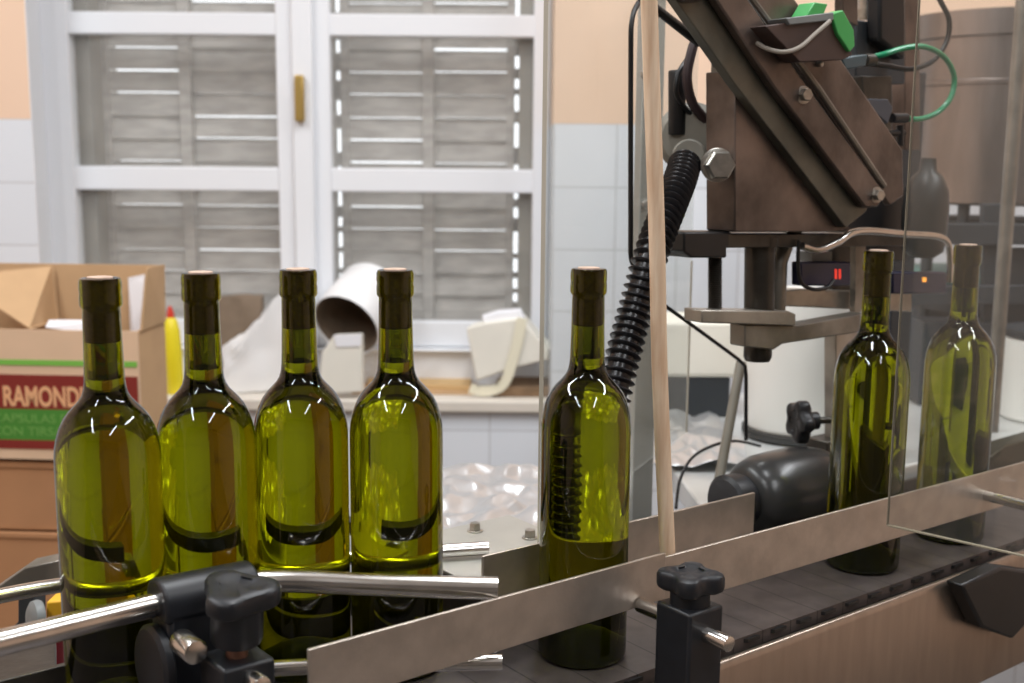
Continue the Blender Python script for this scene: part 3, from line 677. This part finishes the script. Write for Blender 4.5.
# rear column with dark plates at the top right of the head
rc = empty('rear_column', PV(890, 60, .2), 'dark steel column and plates rising behind the slanted beam at the top', 'column')
b = MB(); b.prism(pv([(856, 20), (905, 24), (905, 84), (856, 84)], 0.17), N * 0.02); build('column_plate', b, 'frame_d', rc, bevel=0.002)
b = MB(); b.prism(pv([(880, -30), (906, -30), (906, 60), (880, 40)], 0.15), N * 0.02); build('column_plate', b, 'black_rub', rc, bevel=0.004)
b = MB(); b.prism(pv([(843, -30), (858, -30), (858, 26), (843, 18)], 0.15), N * 0.012); build('column_bar', b, 'aged', rc, bevel=0.001)
b = MB(); b.cyl(PV(868, -10, .19), PV(868, 20, .19), 0.012, 20); b.cyl(PV(868, 9, .19), PV(868, 17, .19), 0.016, 20); build('column_screw', b, 'bolt', rc)
b = MB(); b.prism(pv([(862, 76), (892, 76), (892, 150), (870, 150)], 0.16), N * 0.02); build('column_plate', b, 'dark_steel', rc, bevel=0.001)
b = MB(); b.prism(pv([(893, 165), (908, 196), (908, 262), (848, 262), (848, 210)], 0.19), N * 0.03); build('column_foot', b, 'black_rub', rc, bevel=0.002)
b = MB(); b.prism(pv([(905, -30), (920, -30), (920, 150), (905, 150)], 0.205), N * 0.02); build('column_bar', b, 'aged', rc, bevel=0.001)

b = MB()
c_ = PV(926, 200, .148)
b.lathe(c_ - UP * 0.05, UP, [(0.014, -0.022), (0.025, -0.014), (0.0275, 0.008), (0.0285, 0.04), (0.0265, 0.062), (0.019, 0.079), (0.011, 0.086), (0.0095, 0.1), (0.009, 0.102)], 32)
build('grey_housing', b, 'housing', label='grey pear shaped housing behind the clear guard beside the beam end', cat='housing', angle=60)
b = MB(); b.tube(smooth_path(pv([(802, 246), (818, 250), (838, 242), (852, 233), (870, 231), (905, 234), (935, 236), (947, 242), (950, 256), (950, 282)], .1), 6), 0.0042, 12)
build('chrome_bar', b, 'steel', label='thin bent chrome bar under the machine head, curling down by the farthest bottle', cat='bar')
def sensor(px, py_, w, h, v, led, label):
    root = empty('sensor', PV(px + w / 2, py_ + h, v), label, 'sensor', 'small blue sensors')
    b = MB(); b.prism(pv([(px, py_), (px + w, py_), (px + w, py_ + h), (px, py_ + h)], v), N * 0.014); build('sensor_body', b, 'blue', root, bevel=0.002)
    b = MB()
    if led == 'led_red':
        for dx in (0.68, 0.76): b.prism(pv([(px + w * dx, py_ + h * .3), (px + w * (dx + .04), py_ + h * .3), (px + w * (dx + .04), py_ + h * .7), (px + w * dx, py_ + h * .7)], v - 0.0006), N * 0.0006)
    else: b.prism(pv([(px + w * .55, py_ + h * .25), (px + w * .62, py_ + h * .25), (px + w * .62, py_ + h * .45), (px + w * .55, py_ + h * .45)], v - 0.0006), N * 0.0006)
    build('indicator_light', b, led, root)
    return root
s1 = sensor(801, 262, 50, 24, 0.125, 'led_red', 'dark blue sensor with red light under the machine head, near the spindle')
b = MB(); b.tube(smooth_path(pv([(799, 240), (798, 262), (801, 282), (812, 289), (826, 288), (834, 280)], .111), 5), 0.0022, 8); build('sensor_cable', b, 'black_rub', s1)
sensor(893, 272, 54, 22, 0.14, 'led_amber', 'dark blue sensor with amber light between the two bottle necks')

# ================================================================== BEHIND THE MACHINE
tbm = MB()
tz = 1.0
tab = empty('side_table', (0.7, 1.6, 0), 'pale steel work table behind the conveyor carrying the white drum', 'table')
tbm.prism([CV(.37, .205, tz - .03), CV(1.2, .205, tz - .03), Vector((1.7, 1.75, tz - .03)), Vector((1.7, 2.3, tz - .03)), Vector((.19, 2.0, tz - .03))], (0, 0, .03)); build('tabletop', tbm, 'table', tab, bevel=0.003)
for x, y in ((0.26, 1.42), (1.6, 1.9), (0.22, 1.95), (1.6, 2.2)):
    build('leg', MB().box((x - .02, y - .02, 0), (x + .02, y + .02, tz - 0.03)), 'steel', tab)
st2 = empty('foil_stand', (0.0, 1.36, 0), 'low steel stand under the crumpled foil sheet', 'stand')
build('stand_top', MB().prism([(-.16, 1.2, .97), (.09, 1.2, .97), (.118, 1.235, .97), (.118, 1.46, .97), (-.16, 1.46, .97)], (0, 0, .015)), 'table', st2)
for x, y in ((-0.14, 1.22), (0.095, 1.26), (-0.14, 1.44), (0.1, 1.44)):
    build('leg', MB().box((x - .012, y - .012, 0), (x + .012, y + .012, 0.97)), 'steel', st2)

# crumpled foil sheets
from mathutils import noise as mnoise
def crumple(name, x0, x1, y0, y1, z0, amp, label, hfun=None, nx=16, ny=12, cat='foil sheet', m='foil', sc_=14, seed=0):
    bm = bmesh.new(); V = []
    for j in range(ny + 1):
        row = []
        for i in range(nx + 1):
            x = x0 + (x1 - x0) * i / nx; y = y0 + (y1 - y0) * j / ny
            p = Vector((x * sc_ + seed, y * sc_, seed * 1.3))
            q = p + mnoise.noise_vector(p * 0.7) * 0.8
            h = 0.55 * (1 - abs(mnoise.noise(p * 0.8)) * 1.6) + 0.7 * random.random()
            base = hfun(i / nx, j / ny) if hfun else 0
            row.append(bm.verts.new((x + mnoise.noise(q * 1.7) * amp * 0.4, y + mnoise.noise(q * 1.3 + Vector((9, 1, 2))) * amp * 0.4, z0 + base + max(0.02, h) * amp)))
        V.append(row)
    for j in range(ny):
        for i in range(nx): bm.faces.new((V[j][i], V[j][i + 1], V[j + 1][i + 1], V[j + 1][i]))
    r = bmesh.ops.extrude_face_region(bm, geom=bm.faces[:])
    for v in r['geom']:
        if isinstance(v, bmesh.types.BMVert): v.co.z -= 0.0012
    k = MB(); k.bm.free(); k.bm = bm
    bmesh.ops.recalc_face_normals(bm, faces=bm.faces)
    bmesh.ops.triangulate(bm, faces=bm.faces[:])
    o = build(name, k, m, label=label, cat=cat, angle=180)
    at = o.data.attributes.new('crease_edge', 'FLOAT', 'EDGE')
    for d_ in at.data: d_.value = random.choice((0.0, 0.3, 0.75))
    sb = o.modifiers.new('soft', 'SUBSURF'); sb.levels = 2; sb.render_levels = 2
    return o
crumple('foil_sheet', -0.15, 0.105, 1.21, 1.45, 0.9875, 0.023, 'crumpled silver foil sheet piled between the bottle row and the lone bottle', lambda a, b: 0.013 * b + 0.0005, sc_=9)
crumple('foil_sheet', 0.175, 0.33, 1.5, 1.8, 1.002, 0.018, 'crumpled shiny plastic sheet lying on the table behind the motor', None, 11, 13, 'plastic sheet', seed=5)

# drum, crate and other containers on the table
dr = empty('white_drum', (0.43, 1.72, tz + 0.012), 'white plastic drum standing behind the machine knob and jaw block', 'drum')
dc = PY(800, 442, 1.70); dcx = Vector((dc.x, 1.72, tz + 0.003))
ROOTLOC[dr.name] = dcx; dr.location = dcx
b = MB(); b.lathe(dcx + UP * 0.012, UP, [(0.076, 0), (0.080, 0.006), (0.080, 0.20), (0.078, 0.206), (0.05, 0.21)], 48); build('drum_body', b, 'drum', dr)
b = MB(); b.lathe(dcx, UP, [(0.082, 0), (0.084, 0.003), (0.084, 0.011), (0.08, 0.0125)], 48); build('base_rim', b, 'housing', dr)
cr = empty('cream_crate', (0.3, 1.9, tz), 'cream plastic crate over a dark block for its shaded gap, behind the guard upright', 'crate')
c0, c1 = PY(640, 412, 1.84), PY(742, 412, 1.84)
b = MB(); b.box((c0.x, 1.84, tz + 0.066), (c1.x + .01, 1.96, 1.16)); build('crate_body', b, 'cream', cr, bevel=0.008)
b = MB(); b.box((c0.x + .01, 1.845, tz + 0.001), (c1.x - .02, 1.955, tz + 0.066)); build('crate_gap_shade', b, 'frame_d', cr, bevel=0.003)  # dark block stands in for the shaded gap under the crate
b = MB(); b.cyl(PY(741, 362, 1.42), PY(719, 480, 1.36), 0.0062, 16); build('grey_stick', b, mat('grey_stick_paint', rgb(134, 128, 116), 0.5), label='thin grey stick leaning between the white drum and the motor cap', cat='stick')
b = MB(); b.tube(smooth_path([PY(676, 508, 1.34), PY(680, 480, 1.38), PY(692, 458, 1.40), PY(712, 446, 1.42), PY(735, 441, 1.45), PY(760, 446, 1.48)], 6), 0.002, 8)
build('cable', b, 'black_rub', label='thin black cable arching over the plastic sheet beside the upright', cat='cable', group=g)

# filler on the right: tank, ring, posts
fl_ = empty('filling_machine', (0.86, 2.02, tz), 'large brushed stainless filler tank on posts behind the clear guard', 'machine')
tc_ = PY(1010, 100, 1.99); TX, TY, TR = tc_.x * 2.15 / 2.02, 2.15, 0.183
b = MB(); zb = PY(960, 206, 1.98).z
b.lathe((TX, TY, zb), UP, [(TR - .01, 0), (TR, 0.004), (TR, 0.205), (TR + .004, 0.207), (TR + .004, 0.213), (TR, 0.215), (TR, 0.285), (TR + .006, 0.288), (TR + .006, 0.33), (0.05, 0.34)], 64); build('tank', b, 'tank', fl_)
b = MB()
for a_ in (-2.75, -2.3, -1.85, -1.3):
    x, y = TX + math.cos(a_) * (TR - .03), TY + math.sin(a_) * (TR - .03)
    b = MB(); b.cyl((x, y, tz + 0.02), (x, y, zb + 0.005), 0.0105, 18); build('post', b, 'frame_d', fl_)
def ringbar(z0, z1, r, m, name):
    b = MB(); b.lathe((TX, TY, z0), UP, [(r - .03, 0), (r, 0.002), (r, z1 - z0 - .002), (r - .03, z1 - z0)], 48); build(name, b, m, fl_)
def zat(y_): return PY(990, y_, TY - TR).z
ringbar(zat(247), zat(222), TR - 0.035, 'frame_d', 'ring')
ringbar(zat(288), zat(279), TR - 0.01, 'teal', 'ring')
ringbar(zat(300), zat(288), TR, 'frame_d', 'ring')
ringbar(zat(318), zat(306), TR - .02, 'frame_d', 'ring')
for pts_, Y_ in (([(942, 224), (1075, 224), (1075, 245), (942, 245)], 1.94), ([(890, 286), (1075, 286), (1075, 304), (890, 304)], 1.93), ([(984, 204), (1003, 204), (1003, 330), (984, 330)], 1.955), ([(1004, 248), (1050, 248), (1050, 332), (1004, 332)], 1.965)):
    b = MB(); b.prism(py(pts_, Y_), (0, 0.02, 0)); build('frame_bar', b, 'frame_d', fl_, bevel=0.001)
b = MB(); q0, q1 = PY(924, 322, 1.95), PY(1001, 322, 1.95); b.box((q0.x, 1.95, tz + .001), (q1.x, 2.02, q0.z)); build('base_cabinet', b, 'frame_d', fl_, bevel=0.002)
b = MB(); b.lathe((TX, TY, tz + .001), UP, [(TR, 0), (TR, 0.03), (TR - .04, 0.04), (TR - .05, 0.2)], 48); build('pedestal', b, 'frame_d', fl_)
p = PY(1012, 150, 1.76); b = MB(); b.cyl((p.x, 1.76, tz), (p.x, 1.76, 1.75), 0.0105, 18); 
build('grey_pole', b, 'aged_grey', label='thin upright grey pole in front of the stainless tank', cat='pole')
lb = empty('pale_canister', (0.8, 1.5, tz), 'pale grey canister with dark lid behind the farthest bottle, under the tank', 'canister')
pc = PY(1048, 440, 1.86); b = MB(); cz0 = tz + .001; cz1 = PY(1020, 338, 1.85).z
ROOTLOC[lb.name] = Vector((pc.x, 1.86, cz0)); lb.location = (pc.x, 1.86, cz0)
b.lathe((pc.x, 1.86, cz0), UP, [(0.076, 0), (0.079, 0.004), (0.079, cz1 - cz0 - .004), (0.076, cz1 - cz0)], 40); build('canister_body', b, 'drum', lb)
b = MB(); b.lathe((pc.x, 1.86, cz1 + .0005), UP, [(0.079, 0), (0.081, 0.003), (0.081, 0.014), (0.06, 0.018)], 40); build('lid', b, 'frame_d', lb)
b = MB(); b.prism(pv([(985, 462), (1005, 446), (1060, 430), (1060, 540), (985, 540)], 0.15), N * 0.03)
build('dark_chute', b, mat('olive_dark', rgb(62, 58, 44), 0.4, 0.4), label='dark olive sloped chute behind the long rail, below the pale canister', cat='chute', bevel=0.002)

# ================================================================== LEFT SIDE: BOXES
def place_box(name, cx, yf, z0, w, h, d, rot, m, label, cat='box', group=None):
    pass
rotb = math.radians(-3)
Xr = PY(141, 420, 2.05).x; Xl = Xr - 0.46
def RB(x, y, z):   # box frame: x to the right from the front right corner, y back
    c, s = math.cos(rotb), math.sin(rotb); return Vector((Xr + c * x - s * y, 2.05 + s * x + c * y, z))
zt = PY(70, 331, 2.05).z; zb_ = PY(70, 461, 2.05).z; ztb = PY(90, 263, 2.22).z
root = empty('cardboard_box', RB(-0.23, 0.1, zb_), 'open pale cardboard box with dark red and green printing, topmost of the stack', 'box', 'stacked cardboard boxes')
def panel(name, a, c, z0, z1, th, m, par, **k):
    b = MB(); a0, a1 = RB(*a, 0), RB(*c, 0); dirn = (a1 - a0).normalized(); nn = UP.cross(dirn) * th
    b.prism([a0 + UP * z0, a1 + UP * z0, a1 + nn + UP * z0, a0 + nn + UP * z0], (0, 0, z1 - z0)); return build(name, b, m, par, smooth=False, **k)
W, Dp = 0.46, 0.135
panel('front_panel', (-W, 0), (0, 0), zb_, zt, 0.005, 'card_p', root)
panel('back_panel', (-W, Dp), (0, Dp), zb_, ztb, 0.005, 'card', root)
panel('side_panel', (0, 0.0055), (0, Dp - 0.0005), zb_, zt, 0.005, 'card', root)
panel('side_panel', (-W + .005, 0.0055), (-W + .005, Dp - 0.0005), zb_, zt, 0.005, 'card', root)
b = MB(); b.prism([RB(-W, 0.005, zb_ + .002), RB(0, 0.005, zb_ + .002), RB(0, Dp, zb_ + .002), RB(-W, Dp, zb_ + .002)], (0, 0, 0.004)); build('bottom_panel', b, 'card', root, smooth=False)
# raised flaps
b = MB(); b.prism([RB(0, 0.012, zt), RB(0, Dp, zt), RB(0.004, Dp - .005, ztb + .002), RB(0.012, 0.02, PY(152, 268, 2.07).z)], (0.004, 0, 0)); build('flap', b, 'card', root, smooth=False)
b = MB(); b.prism([RB(-0.205, 0.012, zt), RB(-0.205, Dp - .01, zt), RB(-0.21, Dp - .01, ztb - .002), RB(-0.36, 0.03, ztb - .014)], (0.004, 0, 0)); build('flap', b, 'card', root, smooth=False)
def zf(y_): return PY(60, y_, 2.05).z
def band(name, y0, y1, m, th=0.0008, x0=-W + .003, x1=-0.003):
    b = MB(); a, c = RB(x0, -0.0005, 0), RB(x1, -0.0005, 0)
    b.prism([a + UP * zf(y1), c + UP * zf(y1), c + UP * zf(y0), a + UP * zf(y0)], (0, -th, 0)); return build(name, b, m, root, smooth=False)
band('printed_stripe', 361, 366.5, 'lime_ink'); band('printed_band', 376, 410.5, 'red_ink'); band('printed_band', 410.5, 441.5, 'green_ink'); band('printed_band', 441.5, 450.5, 'red_ink')
def text(name, body, px0, ybase, hpx, m, wscale=1.0, offset=0.0):
    cu = bpy.data.curves.new(name, 'FONT'); cu.body = body; cu.extrude = 0.0003; cu.offset = offset
    o = bpy.data.objects.new('tmp', cu); COL.objects.link(o)
    bpy.context.view_layer.update(); dg = bpy.context.evaluated_depsgraph_get()
    me = bpy.data.meshes.new_from_object(o.evaluated_get(dg)); bpy.data.objects.remove(o)
    z0 = zf(ybase); hh = zf(ybase - hpx) - z0; s_ = hh / 0.69
    x_at = PY(px0, ybase, 2.05).x - Xr
    for v in me.vertices:
        q = RB(x_at + v.co.x * s_ * wscale, -0.0016, z0 + v.co.y * s_); q.y -= v.co.z
        v.co = q - ROOTLOC[root.name]
    me.materials.clear(); me.materials.append(M[m])
    t = bpy.data.objects.new(name, me); COL.objects.link(t); t.parent = root; return t
text('lettering', 'RAMONDIN', 0, 407, 19, 'tan_ink', 0.64, 0.03)
text('lettering', 'CAPSULAS DE', -11, 424, 8.5, 'olive_ink', 1.12)
text('lettering', 'CON TIRSA', -11, 437, 8.5, 'olive_ink', 1.12)

def closed_box(x1, y0, z0, z1, w, d, m, label, rot):
    c, s = math.cos(rot), math.sin(rot)
    def q(x, y, z): return Vector((x1 + c * x - s * y, y0 + s * x + c * y, z))
    r = empty('cardboard_box', q(-w / 2, d / 2, z0), label, 'box', 'stacked cardboard boxes')
    b = MB(); b.prism([q(-w, 0, z0), q(0, 0, z0), q(0, d, z0), q(-w, d, z0)], (0, 0, z1 - z0)); build('carton_body', b, m, r, bevel=0.003)
    b = MB(); b.prism([q(-w, -0.003, z1 - 0.012), q(.002, -0.003, z1 - 0.012), q(.002, d, z1 - .012), q(-w, d, z1 - .012)], (0, 0, 0.012)); build('top_flap', b, m, r, bevel=0.002)
z2 = PY(30, 533, 2.06).z
closed_box(Xr - 0.004, 2.06, z2 + .001, zb_ - 0.008, 0.46, 0.2, 'card_d', 'plain brown cardboard box directly under the open printed box', rotb)
closed_box(Xr + 0.004, 2.055, 0.001, z2 - .001, 0.47, 0.22, 'card_d', 'brown cardboard box at the bottom of the stack, on the floor', rotb)
# papers in the open box
b = MB(); b.prism([RB(-0.198, 0.06, 0) + UP * (zt - .004), RB(-0.06, 0.02, 0) + UP * (zt - .012), RB(-0.06, 0.03, 0) + UP * (zt + .016), RB(-0.197, 0.075, 0) + UP * (zt + 0.008)], (0, 0.0015, 0)); build('paper_sheet', b, 'paper', label='white paper sheet lying along the front of the open cardboard box', cat='paper', smooth=False, group='papers in the open box')
b = MB(); pp = [RB(-0.045, 0.10, zt - .03), RB(-0.012, 0.09, zt + .02), RB(-0.009, 0.10, zt + 0.075), RB(-0.025, 0.11, zt + .093), RB(-0.06, 0.12, zt + .085), RB(-0.06, 0.12, zt - .02)]
b.prism(pp, (0, 0.0015, 0)); build('paper_sheet', b, 'paper', label='white paper sheet standing up in the corner of the open cardboard box', cat='paper', smooth=False, group='papers in the open box')

# infeed bits at the lower left corner
iu = empty('infeed_unit', PY(30, 640, 1.0), 'grey sheet metal infeed unit with wheel behind the first bottle', 'machine')
b = MB(); b.prism(py([(-30, 606), (25, 568), (70, 558), (70, 576), (26, 585), (-30, 626)], 1.12), (0, 0.03, 0)); build('sheet_housing', b, 'aged_grey', iu, bevel=0.001)
b = MB(); b.prism(py([(70, 545), (160, 534), (300, 524), (436, 518), (436, 532), (300, 538), (160, 549), (70, 561)], 1.125), (0, 0.02, 0)); build('added_dark_bar', b, 'black_rub', iu, bevel=0.001)  # added bar, hidden by the row, gives dark bands in the bottles
b = MB(); b.prism([PV(70, 603, .215), PV(470, 580, .215)] + [CV((PV(470, 580, .215) - B5).dot(T), .215, .95), CV((PV(70, 603, .215) - B5).dot(T), .215, .95)], N * 0.006); build('added_dark_plate', b, 'black_rub', iu, bevel=0.001)  # added dark plate behind the row, darkens the lower bottle bodies
b = MB(); b.prism(py([(18, 596), (34, 592), (34, 640), (0, 640), (18, 622)], 1.10), (0, 0.03, 0)); build('side_bracket', b, 'frame_d', iu, bevel=0.001)
wc = PY(42, 618, 1.05); b = MB(); b.lathe(wc, Vector((-0.75, -0.6, 0.1)), [(0.012, 0), (0.017, 0.001), (0.018, 0.004), (0.017, 0.009), (0.012, 0.012), (0.004, 0.012)], 28); build('wheel', b, 'grey_pl', iu)
b = MB(); b.prism(py([(46, 602), (68, 600), (68, 622), (46, 622)], 1.05), (0, 0.03, 0)); build('yellow_block', b, 'yellow_o', iu, bevel=0.002)
b = MB(); b.cyl(PY(55, 638, 1.03), PY(55, 672, 1.03), 0.009, 20); build('red_roller', b, 'maroon', iu)
b = MB(); b.prism([PZ(-60, 700, 0.985), PZ(56, 700, 0.985), PZ(56, 640, 0.985), PZ(-60, 640, 0.985)], (0, 0, -0.01)); build('base_plate', b, 'dark_steel', iu, bevel=0.001)

# ================================================================== ON THE SILL
SZ = 0.8705
bt = empty('squeeze_bottle', (PY(171, 392, 2.64).x, 2.64, SZ), 'yellow squeeze bottle with red cap on the sill beside the printed box', 'bottle')
c_ = Vector((PY(176, 392, 2.64).x, 2.64, SZ)); tl = Vector((-0.035, 0, 1)).normalized()
zz = PY(170, 306, 2.64).z - SZ
b = MB(); b.lathe(c_, tl, [(0.018, 0), (0.020, 0.004), (0.0205, zz * .5), (0.019, zz * .72), (0.014, zz * .84), (0.009, zz * .87)], 28); build('bottle_body', b, 'yellow', bt)
b = MB(); b.lathe(c_ + tl * zz * .865, tl, [(0.009, 0), (0.0085, zz * .05), (0.004, zz * .13), (0.002, zz * .135)], 20); build('cap', b, 'red_pl', bt)

def blob(name, pts, Y, d, m, label, cat, amp=0.006, sub=3, sd=0):
    # closed puffed shape: front outline, rounded and crumpled
    b = MB(); P_ = py(pts, Y); b.prism(P_, (0, d, 0)); bm = b.bm
    bmesh.ops.triangulate(bm, faces=bm.faces[:])
    for _ in range(sub): bmesh.ops.subdivide_edges(bm, edges=bm.edges[:], cuts=1, use_grid_fill=True)
    bmesh.ops.smooth_vert(bm, verts=bm.verts[:], factor=0.5, use_axis_x=True, use_axis_y=True, use_axis_z=True)
    for v in bm.verts:
        q = v.co * 22 + Vector((sd, 0, 0)); q2 = v.co * 55
        v.co += (mnoise.noise_vector(q) * amp + mnoise.noise_vector(q2) * amp * 0.4)
        v.co.z = max(v.co.z, SZ)
    return build(name, b, m, label=label, cat=cat, angle=30)
blob('plastic_bag', [(220, 394), (222, 348), (240, 336), (260, 328), (280, 292), (296, 292), (300, 340), (298, 394)], 2.645, 0.08, 'whitebag', 'crumpled white plastic bag on the sill behind the second bottle neck', 'bag', 0.008)
blob('paper_bag', [(198, 394), (200, 300), (218, 296), (262, 295), (260, 330), (250, 340), (232, 346), (224, 394)], 2.735, 0.028, 'brownpaper', 'crumpled brown paper bag behind the white plastic bag on the sill', 'bag', 0.005, sd=3)

# tipped white tub, open end towards the bottles
bk = empty('tipped_tub', PY(352, 300, 2.66), 'white plastic tub tipped over on the sill, dark inside, behind the row', 'tub')
tc2 = PY(352, 318, 2.66); ax = Vector((0.34, 0.78, 0.46)).normalized()
b = MB(); b.lathe(tc2 - ax * 0.03, ax, [(0.081, 0), (0.083, -0.002), (0.0845, 0), (0.082, 0.14), (0.078, 0.147), (0.001, 0.147), (0.001, 0.144), (0.075, 0.144), (0.079, 0.138)], 48, True)
build('tub_shell', b, 'whitebag', bk, angle=50)
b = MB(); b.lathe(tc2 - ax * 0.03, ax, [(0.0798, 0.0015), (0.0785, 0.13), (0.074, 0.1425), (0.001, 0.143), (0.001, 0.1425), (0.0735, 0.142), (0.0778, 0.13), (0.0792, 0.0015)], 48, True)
build('tub_inner_shell', b, 'brownpaper', bk, angle=50)  # inner shell coloured darker than the tub
cb_ = empty('small_carton', PY(338, 394, 2.59), 'small off white carton on the sill in front of the tipped tub', 'carton')
b = MB(); b.prism(py([(318, 394), (322, 352), (334, 335), (361, 334), (362, 392)], 2.588), (0.004, 0.018, 0))
build('carton_body', b, 'cream', cb_, bevel=0.002)
b = MB(); b.prism(py([(333, 335), (361, 334), (360, 346), (336, 347)], 2.5875), (0.002, -0.002, 0)); build('carton_flap', b, 'paper', cb_, smooth=False)

b = MB(); b.prism([PZ(352, 394, SZ), PZ(474, 395, SZ), PZ(478, 381, SZ), PZ(440, 374, SZ), PZ(352, 368, SZ)], (0, 0, 0.004))
build('cardboard_sheet', b, 'card', label='flat tan cardboard sheet lying on the sill, the lower one', cat='cardboard', smooth=False, group='flat cardboard on the sill')
b = MB(); b.prism([PZ(368, 387, SZ + .0045), PZ(470, 391, SZ + .0045), PZ(472, 380, SZ + .0045), PZ(420, 372, SZ + .0045), PZ(366, 370, SZ + .0045)], (0, 0, 0.012))
build('cardboard_sheet', b, mat('tan_cardboard', rgb(212, 178, 128), 0.85), label='thicker tan cardboard piece lying on top of the flat sheet', cat='cardboard', smooth=False, group='flat cardboard on the sill')

cw = empty('white_carton', PY(510, 392, 2.62), 'crumpled white carton with a loose strap on the sill by the guard edge', 'carton')
b = MB(); b.prism(py([(466, 328), (484, 323), (520, 318), (531, 330), (548, 350), (548, 360), (514, 368), (476, 381)], 2.625), (0.012, 0.075, 0)); build('carton_body', b, 'cream', cw, bevel=0.004)
b = MB(); b.prism(py([(482, 318), (498, 313), (521, 311), (531, 332), (520, 334), (486, 326)], 2.64), (0.0, 0.03, 0.004)); build('lid_flap', b, 'paper', cw, bevel=0.002)
b = MB()
sp_ = smooth_path(py([(522, 318), (518, 340), (512, 362), (506, 380), (497, 389), (480, 391), (470, 388)], 2.618), 5)
for a_, c2 in zip(sp_, sp_[1:]):
    t_ = (c2 - a_).normalized(); s_ = Vector((0, 1, 0)).cross(t_) * 0.012
    b.prism([a_ - s_, a_ + s_, c2 + s_, c2 - s_], (0, 0.0015, 0))
build('strap', b, mat('cream_strap', rgb(236, 230, 206), 0.6), cw, smooth=False)
b = MB(); b.prism([PZ(492, 397, SZ), PZ(560, 397, SZ), PZ(560, 380, SZ), PZ(500, 383, SZ)], (0, 0, 0.022)); build('brown_box', b, mat('dull_brown_card', rgb(140, 112, 84), 0.85, noise=0.3, scale=30), label='flat brown box under the crumpled white carton on the sill', cat='box', bevel=0.002)

# ================================================================== LIGHT
def area(name, loc, rot, sx, sy, power, col=(1, 1, 1)):
    l = bpy.data.lights.new(name, 'AREA'); l.shape = 'RECTANGLE'; l.size = sx; l.size_y = sy; l.energy = power; l.color = col
    o = bpy.data.objects.new(name, l); COL.objects.link(o); o.location = loc; o.rotation_euler = rot; return o
cool = (0.94, 0.97, 1.0)
for x, y, p in ((-1.35, 1.2, 26), (0.1, 1.3, 24), (1.5, 1.2, 24), (-1.0, -0.7, 20), (0.9, -0.9, 18)):
    area('fluorescent_lamp', (x, y, 2.85), (0, 0, 0), 0.14, 1.5, p, cool)
w_ = bpy.data.worlds.new('world'); sc.world = w_; w_.use_nodes = True
w_.node_tree.nodes['Background'].inputs[0].default_value = (0.92, 0.96, 1.0, 1); w_.node_tree.nodes['Background'].inputs[1].default_value = 1.6

sc.view_settings.view_transform = 'Standard'; sc.view_settings.look = 'None'; sc.view_settings.exposure = 0.22; sc.view_settings.gamma = 1.0
sc.view_settings.use_curve_mapping = False
cy = sc.cycles
cy.max_bounces = 24; cy.transmission_bounces = 20; cy.transparent_max_bounces = 16; cy.glossy_bounces = 8; cy.diffuse_bounces = 4
cy.sample_clamp_indirect = 6; cy.use_denoising = True
